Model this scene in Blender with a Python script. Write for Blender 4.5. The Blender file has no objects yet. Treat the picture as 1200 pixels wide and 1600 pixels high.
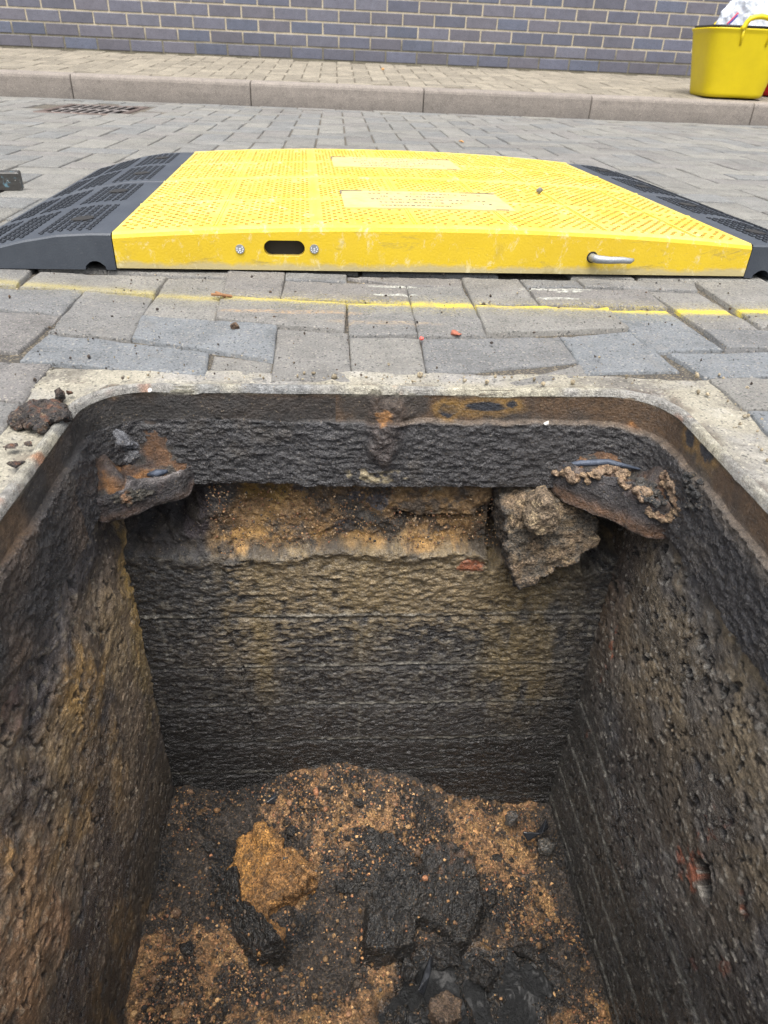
import bpy, math, random
import numpy as np
from mathutils import Matrix, Vector

# ------------------------------------------------------------------ camera, world, sun
S = bpy.context.scene
C = S.collection
PY = 0.083182            # world axes follow the pit; the photographer stood slightly turned
_f, _p, _r, _h = 1088.1637, 0.5822, 0.0452, 0.2581
def _basis():
    c, s = math.cos(_p), math.sin(_p)
    fw = np.array([0, c, -s]); up = np.array([0, s, c]); rt = np.array([1.0, 0, 0])
    r2 = rt*math.cos(_r)+up*math.sin(_r); u2 = -rt*math.sin(_r)+up*math.cos(_r)
    cc, ss = math.cos(PY), math.sin(PY)
    R = lambda d: np.array([d[0]*cc+d[1]*ss, -d[0]*ss+d[1]*cc, d[2]])
    return R(fw), R(r2), R(u2)
FW, RT, UP = _basis()
cam_d = bpy.data.cameras.new('camera'); cam = bpy.data.objects.new('camera', cam_d); C.objects.link(cam)
M = Matrix.Identity(4)
for i in range(3):
    M[i][0] = RT[i]; M[i][1] = UP[i]; M[i][2] = -FW[i]
M[2][3] = _h
cam.matrix_world = M
cam_d.sensor_fit = 'VERTICAL'; cam_d.sensor_height = 24; cam_d.lens = 24*_f/1600
cam_d.dof.use_dof = True; cam_d.dof.focus_distance = .85; cam_d.dof.aperture_fstop = 9.0
cam_d.clip_start = 0.01; cam_d.clip_end = 500
S.camera = cam
def at(px, py, ax=2, val=0.0):
    "point of the photograph's pixel on the plane  axis = val"
    d = FW+RT*(px-600)/_f-UP*(py-800)/_f
    o = np.array([0, 0, _h]); t = (val-o[ax])/d[ax]
    return o+t*d

SUN_EL, SUN_AZ = math.radians(70), math.radians(190)     # azimuth from +Y clockwise
w = bpy.data.worlds.new('World'); S.world = w; w.use_nodes = True
nt = w.node_tree; bg = nt.nodes['Background']
sky = nt.nodes.new('ShaderNodeTexSky'); sky.sky_type = 'NISHITA'; sky.sun_disc = False
sky.sun_elevation = SUN_EL; sky.sun_rotation = SUN_AZ; sky.air_density = 1.0; sky.dust_density = 5.0; sky.ozone_density = 1.0
hs = nt.nodes.new('ShaderNodeHueSaturation'); hs.inputs['Saturation'].default_value = 0.45
nt.links.new(sky.outputs[0], hs.inputs['Color']); nt.links.new(hs.outputs[0], bg.inputs[0]); bg.inputs[1].default_value = 0.13
sd = bpy.data.lights.new('sun', 'SUN'); sd.energy = 1.9; sd.angle = math.radians(50); sd.color = (1, 0.96, 0.9)
so = bpy.data.objects.new('sun', sd); C.objects.link(so)
dv = Vector((math.sin(SUN_AZ)*math.cos(SUN_EL), math.cos(SUN_AZ)*math.cos(SUN_EL), math.sin(SUN_EL)))
so.rotation_euler = dv.to_track_quat('Z', 'Y').to_euler(); so.location = dv*20
S.view_settings.view_transform = 'Standard'; S.view_settings.look = 'None'
S.view_settings.exposure = 1.23; S.view_settings.gamma = 1

S.cycles.use_denoising = True; S.cycles.denoising_prefilter = 'NONE'; S.cycles.denoising_input_passes = 'RGB_ALBEDO_NORMAL'

# ------------------------------------------------------------------ noise (numpy)
def _hash(ix, iy, iz, seed):
    n = (ix.astype(np.int64)*374761393+iy.astype(np.int64)*668265263+iz.astype(np.int64)*2147483647+seed*1274126177) & 0xffffffff
    n = ((n ^ (n >> 13))*1274126177) & 0xffffffff
    n = ((n ^ (n >> 15))*2246822519) & 0xffffffff
    return ((n ^ (n >> 16)) & 0xffffff)/float(0xffffff)
def vn(P, seed=0):
    P = np.asarray(P, float); F = np.floor(P); t = P-F; t = t*t*t*(t*(t*6-15)+10)
    ix, iy, iz = F[..., 0], F[..., 1], F[..., 2]; out = 0
    for a in (0, 1):
        wx = t[..., 0] if a else 1-t[..., 0]
        for b in (0, 1):
            wy = t[..., 1] if b else 1-t[..., 1]
            for c in (0, 1):
                wz = t[..., 2] if c else 1-t[..., 2]
                out = out+wx*wy*wz*_hash(ix+a, iy+b, iz+c, seed)
    return out*2-1
def fbm(P, sc, oct=4, seed=0, gain=.5, ridged=False):
    P = np.asarray(P, float)*np.asarray(sc); a = 1.0; o = 0; tot = 0
    for i in range(oct):
        n = vn(P+i*17.3, seed+i*7)
        if ridged: n = 1-2*np.abs(n)
        o = o+a*n; tot += a; a *= gain; P = P*2.03
    return o/tot
def ss(a, b, x):
    t = np.clip((x-a)/(b-a), 0, 1); return t*t*(3-2*t)
def p3(a, b, c=0.0):
    a, b = np.broadcast_arrays(a, b); return np.stack([a, b, np.broadcast_to(c, a.shape)], -1)
def lay(col, rgb, m):
    return col*(1-m[..., None])+np.array(rgb)*m[..., None]

# ------------------------------------------------------------------ object helpers
def tag(o, label=None, cat=None, group=None, kind=None):
    if label: o['label'] = label
    if cat: o['category'] = cat
    if group: o['group'] = group
    if kind: o['kind'] = kind
    return o
def link(name, me, mats, parent=None, smooth=False):
    if not isinstance(mats, (list, tuple)): mats = [mats]
    for m in mats: me.materials.append(m)
    if smooth: me.polygons.foreach_set('use_smooth', [True]*len(me.polygons))
    o = bpy.data.objects.new(name, me); C.objects.link(o)
    if parent: o.parent = parent
    return o
def thing(name, label, cat, loc=(0, 0, 0), group=None):
    o = bpy.data.objects.new(name, None); o.empty_display_size = .05; C.objects.link(o); o.location = loc
    return tag(o, label, cat, group)
def npmesh(V, F, col=None, mi=None, wet=None):
    "V (n,3); F (m,3|4) array or list of them"
    me = bpy.data.meshes.new('m'); Fs = F if isinstance(F, list) else [F]
    Fs = [np.asarray(f, np.int32) for f in Fs if len(f)]
    V = np.asarray(V, np.float32)
    me.vertices.add(len(V)); me.vertices.foreach_set('co', V.ravel())
    li = np.concatenate([f.ravel() for f in Fs]); ct = np.concatenate([np.full(len(f), f.shape[1]) for f in Fs])
    st = np.concatenate([[0], np.cumsum(ct)[:-1]])
    me.loops.add(len(li)); me.loops.foreach_set('vertex_index', li)
    me.polygons.add(len(ct)); me.polygons.foreach_set('loop_start', st.astype(np.int32)); me.polygons.foreach_set('loop_total', ct.astype(np.int32))
    if mi is not None: me.polygons.foreach_set('material_index', np.asarray(mi, np.int32))
    me.update(calc_edges=True); me.validate()
    if col is not None:
        a = me.color_attributes.new('Col', 'FLOAT_COLOR', 'POINT')
        c4 = np.ones((len(V), 4), np.float32); c4[:, :3] = col; a.data.foreach_set('color', c4.ravel())
    if wet is not None:
        a = me.attributes.new('Wet', 'FLOAT', 'POINT'); a.data.foreach_set('value', np.asarray(wet, np.float32).ravel())
    return me
def gridF(nu, nv, off=0, flip=False):
    i, j = np.meshgrid(np.arange(nu-1), np.arange(nv-1), indexing='ij'); a = (i*nv+j).ravel()+off
    q = np.stack([a, a+nv, a+nv+1, a+1], -1)
    return q[:, ::-1] if flip else q
class MB:
    "collects simple shapes into one mesh"
    def __init__(s): s.v = []; s.f4 = []; s.f3 = []; s.n = 0; s.ng = []; s.c = []; s.mi = []
    def add(s, V, F, col=(1, 1, 1), mi=0):
        V = np.asarray(V, float)
        for f in F: s.ng.append([int(k)+s.n for k in f]); s.mi.append(mi)
        s.v.append(V); s.n += len(V); s.c.append(np.broadcast_to(np.array(col, float), (len(V), 3)))
    def box(s, x0, x1, y0, y1, z0, z1, col=(1, 1, 1), mi=0, T=None, ch=0):
        if ch:
            V = []; 
            for z, c in ((z0, 0), (z1-ch, 0), (z1, ch)):
                V += [(x0+c, y0+c, z), (x1-c, y0+c, z), (x1-c, y1-c, z), (x0+c, y1-c, z)]
            F = [(3, 2, 1, 0), (8, 9, 10, 11)]
            for k in (0, 4):
                for i in range(4): F.append((k+i, k+(i+1) % 4, k+4+(i+1) % 4, k+4+i))
        else:
            V = [(x, y, z) for z in (z0, z1) for x, y in ((x0, y0), (x1, y0), (x1, y1), (x0, y1))]
            F = [(3, 2, 1, 0), (4, 5, 6, 7)]+[(i, (i+1) % 4, 4+(i+1) % 4, 4+i) for i in range(4)]
        V = np.array(V, float)
        if T is not None: V = T(V)
        s.add(V, F, col, mi)
    def tube(s, pts, r, n=10, col=(1, 1, 1), mi=0, cap=True):
        pts = [Vector(p) for p in pts]; rr = r if isinstance(r, (list, tuple)) else [r]*len(pts); V = []
        up = Vector((0.31, 0.2, 0.93))
        for i, p in enumerate(pts):
            d = (pts[min(i+1, len(pts)-1)]-pts[max(i-1, 0)]).normalized()
            a = d.cross(up).normalized(); b = d.cross(a)
            for k in range(n):
                t = 2*math.pi*k/n; V.append(p+(a*math.cos(t)+b*math.sin(t))*rr[i])
        F = [(i*n+k, i*n+(k+1) % n, (i+1)*n+(k+1) % n, (i+1)*n+k) for i in range(len(pts)-1) for k in range(n)]
        if cap: F += [tuple(range(n))[::-1], tuple(range((len(pts)-1)*n, len(pts)*n))]
        s.add(V, F, col, mi)
    def mesh(s, attr=True):
        me = bpy.data.meshes.new('m'); V = np.concatenate(s.v)
        me.from_pydata(V.tolist(), [], s.ng); me.polygons.foreach_set('material_index', s.mi)
        if attr:
            a = me.color_attributes.new('Col', 'FLOAT_COLOR', 'POINT')
            c4 = np.ones((len(V), 4), np.float32); c4[:, :3] = np.concatenate(s.c); a.data.foreach_set('color', c4.ravel())
        me.update(); return me
    def build(s, name, mat, parent=None, smooth=False): return link(name, s.mesh(), mat, parent, smooth)
ROTX90 = lambda V: V

# ------------------------------------------------------------------ material helpers
class NT:
    def __init__(s, name):
        s.m = bpy.data.materials.new(name); s.m.use_nodes = True; s.t = s.m.node_tree; s.b = s.t.nodes['Principled BSDF']
    def n(s, ty, **k):
        x = s.t.nodes.new(ty)
        for a, v in k.items(): setattr(x, a, v)
        return x
    def l(s, a, b): s.t.links.new(a, b)
    def val(s, inp, v):
        if isinstance(v, (int, float, tuple, list)): inp.default_value = v
        else: s.l(v, inp)
    def coord(s, scale=(1, 1, 1), which='Object'):
        tc = s.n('ShaderNodeTexCoord'); mp = s.n('ShaderNodeMapping'); mp.inputs['Scale'].default_value = scale
        s.l(tc.outputs[which], mp.inputs[0]); return mp.outputs[0]
    def noise(s, sc, det=4, rough=.6, co=None, dist=0):
        x = s.n('ShaderNodeTexNoise'); x.inputs['Scale'].default_value = sc; x.inputs['Detail'].default_value = det
        x.inputs['Roughness'].default_value = rough; x.inputs['Distortion'].default_value = dist
        s.l(co or s.coord(), x.inputs['Vector']); return x.outputs['Fac']
    def voro(s, sc, co=None, feat='F1', out='Distance'):
        x = s.n('ShaderNodeTexVoronoi', feature=feat); x.inputs['Scale'].default_value = sc
        s.l(co or s.coord(), x.inputs['Vector']); return x.outputs[out]
    def rng(s, v, a, b, c=0, d=1):
        x = s.n('ShaderNodeMapRange'); s.l(v, x.inputs[0])
        for i, k in enumerate((a, b, c, d)): x.inputs[i+1].default_value = k
        return x.outputs[0]
    def mth(s, op, a, b=0.0, c=0.0):
        x = s.n('ShaderNodeMath', operation=op); s.val(x.inputs[0], a); s.val(x.inputs[1], b); s.val(x.inputs[2], c); return x.outputs[0]
    def mix(s, f, a, b, mode='MIX'):
        x = s.n('ShaderNodeMix', data_type='RGBA', blend_type=mode); s.val(x.inputs[0], f)
        for i, v in ((6, a), (7, b)):
            if isinstance(v, tuple) and len(v) == 3: v = v+(1,)
            s.val(x.inputs[i], v)
        return x.outputs[2]
    def attr(s, name, out='Color'):
        x = s.n('ShaderNodeAttribute', attribute_name=name); return x.outputs[out]
    def sep(s, v):
        x = s.n('ShaderNodeSeparateXYZ'); s.l(v, x.inputs[0]); return x.outputs
    def base(s, v): s.val(s.b.inputs['Base Color'], v+(1,) if isinstance(v, tuple) and len(v) == 3 else v)
    def rough(s, v): s.val(s.b.inputs['Roughness'], v)
    def bump(s, h, dist, strength=1.0, prev=None):
        x = s.n('ShaderNodeBump'); x.inputs['Distance'].default_value = dist; x.inputs['Strength'].default_value = strength; s.l(h, x.inputs['Height'])
        if prev: s.l(prev, x.inputs['Normal'])
        s.l(x.outputs[0], s.b.inputs['Normal']); return x.outputs[0]
def scale_col(m, col, f):
    x = m.n('ShaderNodeVectorMath', operation='SCALE'); m.l(col, x.inputs[0]); m.val(x.inputs['Scale'], f); return x.outputs[0]

def mat_crust(name, grain=1.0, rmin=.25, rmax=.75, aniso=(1, 1, 1), grit=0):
    m = NT(name); col = m.attr('Col'); wet = m.attr('Wet', 'Fac'); co = m.coord(aniso)
    n1 = m.noise(140, 5, .65, co); n2 = m.noise(900, 3, .7)
    f = m.mth('ADD', m.rng(n1, .3, .7, .5, 1.5), m.rng(n2, .3, .7, -.42, .42))
    c = scale_col(m, col, f)
    if grit:
        q = m.sep(m.voro(520, out='Color')); c = scale_col(m, c, m.rng(q[0], 0, 1, 1-grit, 1+grit)); c = m.mix(m.mth('MULTIPLY', m.rng(q[1], .80, .86), .45*grit), c, (.30, .20, .11)); c = m.mix(m.mth('MULTIPLY', m.rng(q[2], .84, .88), .6*grit), c, (.03, .03, .03))
    gr = m.voro(900, out='Color'); g = m.sep(gr)
    c = m.mix(m.mth('MULTIPLY', m.rng(g[0], .965, .975), m.mth('MULTIPLY', g[1], m.mth('SUBTRACT', .75, m.mth('MULTIPLY', wet, .55)))), c, (.32, .25, .16))
    m.base(c)
    m.rough(m.mth('SUBTRACT', m.rng(n1, .3, .7, rmax, rmax-.2), m.mth('MULTIPLY', wet, rmax-rmin)))
    v = m.voro(420, co); h = m.mth('ADD', m.mth('MULTIPLY', m.noise(330, 6, .7, co), 1.0), m.mth('MULTIPLY', v, .35))
    m.val(m.b.inputs['Coat Weight'], m.mth('MULTIPLY', wet, .7)); m.b.inputs['Coat Roughness'].default_value = .20; m.b.inputs['Coat IOR'].default_value = 1.75
    b = m.bump(h, .0036*grain, 1.0)
    if grit: b = m.bump(m.voro(520), .0022, 1.0, b)
    b = m.bump(m.noise(1300, 2, .6), .0010*grain, 1.0, b); m.l(b, m.b.inputs['Coat Normal'])
    m.b.inputs['Specular IOR Level'].default_value = .55
    return m.m
M_wall = mat_crust('pit_wall_crust', .85, .22, .75)
M_soil = mat_crust('soil_crust', 1.2, .18, .92, grit=.6)
M_grain = mat_crust('loose_grain', .4, .35, .9)
M_tar = mat_crust('broken_tar', 1.0, .2, .8, grit=.2)
M_clay = mat_crust('clay_crust', .8, .3, .9, grit=.25)
M_iron = mat_crust('crusted_iron', 1.2, .28, .72)

def mat_stone(name, speck=(.55, .5, .42), sp=.1, dark=(.05, .05, .05), bump=.0012, paint=False, rough=.85, mott=.18):
    m = NT(name); col = m.attr('Col')
    f = m.mth('ADD', m.rng(m.noise(14, 5, .6), .3, .7, 1-mott, 1+mott), m.rng(m.noise(480, 4, .8), .3, .7, -.42, .42))
    c = scale_col(m, col, f)
    g = m.sep(m.voro(560, out='Color'))
    c = m.mix(m.mth('MULTIPLY', m.rng(g[0], 1-sp, 1-sp+.02), .5), c, speck)
    c = m.mix(m.mth('MULTIPLY', m.rng(g[1], .93, .95), .7), c, dark)
    stn = m.rng(m.noise(33, 6, .72), .52, .66); c = m.mix(m.mth('MULTIPLY', stn, .45), c, scale_col(m, c, .6))
    dst = m.rng(m.noise(21, 6, .75, m.coord((1.3, .8, 1))), .55, .70); c = m.mix(m.mth('MULTIPLY', dst, .35), c, tuple(v*.62 for v in speck))
    if paint:
        P = m.sep(m.coord()); x, y = P[0], P[1]
        q = m.mth('MAXIMUM', m.mth('SUBTRACT', .1, x), 0.0)
        y0 = m.mth('ADD', .8535, m.mth('MULTIPLY', m.mth('MULTIPLY', q, q), .24))
        wob = m.mth('MULTIPLY', m.mth('SUBTRACT', m.noise(9, 2), .5), .012)
        d = m.mth('ABSOLUTE', m.mth('SUBTRACT', m.mth('ADD', y, wob), y0))
        soft = m.mth('MULTIPLY', m.rng(d, .002, .017, 1, 0), m.rng(m.noise(450, 3, .8), .36, .5, .35, 1)); halo = m.rng(d, .006, .045, .5, 0)
        nz = m.mth('MULTIPLY', m.rng(m.noise(260, 5, .8), .36, .56), m.rng(m.noise(700, 3, .8), .40, .56, .25, 1)); fade = m.rng(x, -.2, .04, .32, 1.0)
        gap = m.rng(m.noise(16, 3, .6), .36, .5, .6, 1)
        mk = m.mth('MULTIPLY', m.mth('MULTIPLY', m.mth('MAXIMUM', soft, halo), m.rng(m.mth('ADD', nz, soft), .45, 1.0)), m.mth('MULTIPLY', fade, gap))
        reach = m.rng(y, 1.1, 1.2, 1, 0)
        c = m.mix(m.mth('MULTIPLY', m.mth('MULTIPLY', mk, .95), reach), c, (.80, .64, .04))
        # old faded orange stroke and white dashes on the blocks beside it
        def dash(cx, cy, wx, wy, rgb, k, c):
            dx = m.mth('DIVIDE', m.mth('SUBTRACT', x, cx), wx); dy = m.mth('DIVIDE', m.mth('SUBTRACT', y, cy), wy)
            r2 = m.mth('ADD', m.mth('POWER', m.mth('ABSOLUTE', dx), 4.0), m.mth('MULTIPLY', dy, dy))
            return m.mix(m.mth('MULTIPLY', m.mth('MULTIPLY', m.rng(r2, .3, 1.2, 1, 0), m.rng(m.noise(170, 5, .8), .42, .6)), k), c, rgb)
        a = at(455, 489); c = dash(a[0], a[1], .09, .007, (.55, .36, .18), .7, c)
        a = at(600, 505); c = dash(a[0], a[1], .07, .007, (.50, .36, .2), .5, c)
        for (ux, uy, wx_) in ((612, 449, .035), (618, 462, .03), (868, 452, .05), (872, 467, .03), (890, 456, .02)):
            a = at(ux, uy); c = dash(a[0], a[1], wx_, .005, (.72, .74, .66), .9, c)
    m.base(scale_col(m, c, .73)); m.rough(rough)
    h = m.mth('ADD', m.noise(420, 5, .75), m.mth('MULTIPLY', m.noise(55, 4, .6), 1.2))
    m.bump(h, bump, .9)
    return m.m
M_paver = mat_stone('grey_block_paving', speck=(.46, .42, .36), sp=.07, paint=True, bump=.0022)
M_pave2 = mat_stone('buff_block_paving', speck=(.55, .48, .36), sp=.1, bump=.002)
M_kerb = mat_stone('kerb_concrete', speck=(.6, .52, .44), sp=.09, bump=.001, mott=.10)
M_mortar = mat_stone('pale_mortar', speck=(.62, .58, .46), sp=.06, bump=.0016, mott=.22)
M_sand = mat_stone('joint_sand', speck=(.4, .33, .22), sp=.25, bump=.004)
M_brick = mat_stone('blue_grey_brick', speck=(.25, .22, .24), sp=.03, bump=.0006, rough=.5, mott=.12)

def mat_plain(name, col, rough=.5, bump=0, bsc=200, metal=0, var=.1):
    m = NT(name); c = scale_col(m, m.mix(0.0, col, col), m.rng(m.noise(25, 4), .3, .7, 1-var, 1+var)); m.base(c)
    m.rough(rough); m.b.inputs['Metallic'].default_value = metal
    if bump: m.bump(m.noise(bsc, 4, .7), bump)
    return m.m

# ------------------------------------------------------------------ ground and road
XL, XR, YB, YF = -.217, .306, .593, 0.0          # inner faces of the pit
def ring_mesh(x0, x1, y0, y1, X0, X1, Y0, Y1, z):
    V = [(x0, y0, z), (x1, y0, z), (x1, y1, z), (x0, y1, z), (X0, Y0, z), (X1, Y0, z), (X1, Y1, z), (X0, Y1, z)]
    return np.array(V), np.array([(4, 5, 1, 0), (5, 6, 2, 1), (6, 7, 3, 2), (7, 4, 0, 3)])
V, F = ring_mesh(XL-.03, XR+.03, YF-.03, YB+.03, -150, 150, -150, 150, -.075)
tag(link('ground', npmesh(V, F, col=np.tile([.16, .15, .13], (8, 1))), M_sand), kind='structure')

rng = np.random.default_rng(5)
def block_mesh(quads, n=(13, 8), r=.005, z0s=None, cols=None, noise=.0008, deep=.045, plane=None, seed=3, chip=.004):
    Vs, Fs, Cs = [], [], []; off = 0
    for k, Q in enumerate(quads):
        Q = np.array(Q, float); L = np.linalg.norm(Q[1]-Q[0]); H = np.linalg.norm(Q[3]-Q[0])
        nu, nv = n if L >= H else n[::-1]
        # non-uniform rows so the worn arris is resolved
        def ax(m_, Lm):
            a = np.linspace(0, 1, m_-4); e = min(r*1.0/Lm, .2)
            return np.unique(np.concatenate([[0, e*.35, e], e+a[1:-1]*(1-2*e), [1-e, 1-e*.35, 1]]))
        U = ax(nu, L); W = ax(nv, H); nu, nv = len(U), len(W)
        u, v = np.meshgrid(U, W, indexing='ij')
        xy = (1-u)[..., None]*(1-v)[..., None]*Q[0]+u[..., None]*(1-v)[..., None]*Q[1]+u[..., None]*v[..., None]*Q[2]+(1-u)[..., None]*v[..., None]*Q[3]
        P = p3(xy[..., 0], xy[..., 1], k*1.7)
        e = np.minimum(np.minimum(u, 1-u)*L, np.minimum(v, 1-v)*H)
        xy = xy+np.stack([fbm(P, 45, 3, 11), fbm(P, 45, 3, 12)], -1)*chip*.28*(e < r)[..., None]
        z = -(r*.5)*np.clip(1-e/r, 0, 1)**2+fbm(P, 28, 3, seed)*noise
        z -= chip*np.clip(fbm(P, 22, 3, 21)-.25, 0, 1)*2.0*(e < r*1.2)
        z0 = 0 if z0s is None else z0s[k]
        tx, ty = rng.normal(0, .006, 2) if plane is None else (0, 0)
        c0 = xy.reshape(-1, 2).mean(0); z = z+z0+tx*(xy[..., 0]-c0[0])+ty*(xy[..., 1]-c0[1])
        if plane: z = z+plane(xy[..., 1])
        T = np.concatenate([xy, z[..., None]], -1).reshape(-1, 3)
        idx = np.arange(nu*nv).reshape(nu, nv)
        loop = np.concatenate([idx[:, 0], idx[-1, 1:], idx[-2::-1, -1], idx[0, -2:0:-1]])
        B = T[loop].copy(); B[:, 2] -= deep
        m_ = len(loop); a = np.arange(m_); b = (a+1) % m_
        side = np.stack([loop[a], nu*nv+a, nu*nv+b, loop[b]], -1)
        Vs += [T, B]; Fs += [gridF(nu, nv)+off, side+off]; off += nu*nv+m_
        c = np.array(cols[k] if cols is not None else (.2, .2, .2)); Cs.append(np.broadcast_to(c, (nu*nv+m_, 3)))
    return npmesh(np.concatenate(Vs), np.concatenate(Fs), col=np.concatenate(Cs))
def herring(x0, x1, y0, y1, ox=0, oy=0, gap=.0025, b=.1):
    out = []
    for j in range(int((y0-oy)/b)-3, int((y1-oy)/b)+3):
        for i in range(int((x0-ox)/b)-3, int((x1-ox)/b)+3):
            k = (i-j) % 4
            X, Y = ox+i*b, oy+j*b
            if k == 0: q = (X, Y, X+2*b, Y+b)
            elif k == 3: q = (X, Y, X+b, Y+2*b)     # upright block
            else: continue
            if q[0] < x0-.11 or q[2] > x1+.11 or q[1] < y0-.11 or q[3] > y1+.11: continue
            g = gap
            out.append([(q[0]+g, q[1]+g), (q[2]-g, q[1]+g), (q[2]-g, q[3]-g), (q[0]+g, q[3]-g)])
    return out
# the settled blocks between the frame and the yellow board
near_px = [
 [(-150, 406), (64, 407), (24, 444), (-170, 440)], [(66, 408), (174, 412), (166, 421), (60, 420)],
 [(62, 422), (260, 432), (239, 460), (30, 447)], [(-170, 444), (131, 452), (94, 486), (-170, 474)],
 [(-180, 478), (93, 489), (27, 545), (-200, 545)], [(133, 453), (238, 461), (203, 527), (75, 517)],
 [(173, 414), (360, 422), (355, 433), (168, 422)], [(262, 433), (355, 434), (336, 497), (222, 491)],
 [(75, 518), (325, 547), (320, 583), (30, 560)], [(357, 424), (445, 427), (438, 466), (348, 460)],
 [(222, 493), (432, 507), (426, 559), (205, 526)], [(345, 463), (541, 475), (537, 516), (338, 497)],
 [(334, 549), (426, 561), (422, 590), (324, 585)], [(447, 427), (541, 430), (541, 440), (446, 437)],
 [(447, 440), (633, 446), (641, 475), (439, 466)], [(543, 475), (641, 477), (652, 521), (546, 522)],
 [(433, 510), (543, 517), (550, 592), (424, 590)], [(546, 524), (655, 526), (666, 580), (551, 583)],
 [(658, 526), (874, 521), (905, 560), (669, 581)], [(543, 431), (720, 433), (722, 445), (633, 445), ],
 [(635, 447), (723, 447), (762, 521), (655, 523)], [(722, 432), (810, 434), (842, 475), (741, 473)],
 [(743, 478), (950, 481), (984, 511), (762, 521)], [(812, 434), (900, 436), (912, 447), (824, 446)],
 [(827, 449), (1010, 452), (1042, 480), (845, 475)], [(902, 436), (1085, 440), (1090, 454), (915, 448)],
 [(1014, 454), (1092, 457), (1187, 513), (1100, 512)], [(1087, 440), (1200, 441), (1290, 500), (1190, 511)],
 [(1102, 515), (1290, 517), (1340, 545), (1135, 543)], [(952, 483), (1042, 483), (1130, 543), (1020, 547)],
 [(877, 523), (985, 514), (1062, 575), (915, 578)], [(1045, 549), (1330, 546), (1380, 585), (1105, 586)],
 [(1110, 589), (1330, 587), (1400, 640), (1165, 638)], [(1170, 641), (1370, 643), (1420, 700), (1222, 700)],
 [(-100, 562), (78, 566), (34, 625), (-140, 610)], [(-150, 614), (30, 628), (-10, 690), (-190, 680)],
 [(792, 592), (908, 563), (921, 586), (806, 600)],
]
quads = []; cols = []; z0 = []
greys = [(.205, .203, .195), (.185, .188, .188), (.22, .214, .20), (.198, .19, .182), (.232, .226, .208)]
blue = {8, 10, 29, 30, 31, 33}
for i, q in enumerate(near_px):
    P = np.array([at(a, b)[:2] for a, b in q])
    c = P.mean(0); d = P-c; P = c+d*(1+.0006/np.linalg.norm(d, axis=1)[:, None])
    quads.append(P[[3, 2, 1, 0]]); g = greys[(i*7) % 5]
    if i in blue: g = (.195, .21, .222)
    cols.append(g); z0.append({12: -.0036, 16: -.002, 17: -.002, 18: -.0026, 36: -.0025, 5: -.001, 11: .002, 15: .001, 30: -.002}.get(i, rng.uniform(-.0015, .0015)))
tag(link('road_blocks', block_mesh(quads, (40, 26), .0034, z0, cols, noise=.0014, chip=.004), M_paver, smooth=True), kind='structure')
bpy.data.objects['road_blocks'].name = 'road'
# the rest of the herringbone road
GX0, GX1, GY0, GY1 = -1.27, -.90, 3.45, 3.96
far = []
def inside(P_, poly):
    r_ = False; n_ = len(poly)
    for i in range(n_):
        (x1, y1), (x2, y2) = poly[i], poly[(i+1) % n_]
        if (y1 > P_[1]) != (y2 > P_[1]) and P_[0] < (x2-x1)*(P_[1]-y1)/(y2-y1)+x1: r_ = not r_
    return r_
for Q in herring(-4.6, 6.2, -1.0, 4.17, .035, 1.0, .003):
    a = np.array(Q); c = a.mean(0)
    if c[1] < 1.12:
        if -.285 < c[0] < .40 and -.15 < c[1] < .66: continue
        if a[:, 0].max() > -.24 and a[:, 0].min() < .335 and a[:, 1].max() > -.03 and a[:, 1].min() < .61: continue
        pts_ = [c+(v-c)*k_ for v in a for k_ in (.35, .8)]+[c]+[(a[i]+a[(i+1) % 4])/2*.8+c*.2 for i in range(4)]
        if any(inside(p_, q_) for p_ in pts_ for q_ in quads): continue
    if GX0-.05 < c[0] < GX1+.05 and GY0-.05 < c[1] < GY1+.05: continue
    if -.34 < c[0] < .58 and 1.13 < c[1] < 1.75: continue
    far.append(Q)
for k in range(54):
    x = -4.6+k*.2; far.append([(x+.002, 4.188), (x+.198, 4.188), (x+.198, 4.288), (x+.002, 4.288)])
cols = [tuple(np.array(greys[rng.integers(5)])*rng.uniform(.92, 1.14)*np.array([.99, 1.0, .98])) for _ in far]
tag(link('road', block_mesh(far, (8, 7), .0045, rng.uniform(-.0024, .0002, len(far)), cols, noise=.0006, chip=.002), M_paver, smooth=True), kind='structure')
# jointing sand and bedding just below the blocks
nx, ny = 220, 200
xs = np.linspace(-5, 6.5, nx); ys = np.linspace(-1.4, 4.29, ny)
V, F = ring_mesh(XL-.045, XR+.045, YF-.045, YB+.045, -5, 6.5, -1.4, 4.29, -.0062)
tag(link('joint_sand', npmesh(V, F, col=np.tile([.10, .09, .075], (8, 1))), M_sand), kind='structure')

RC = .052
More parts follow.
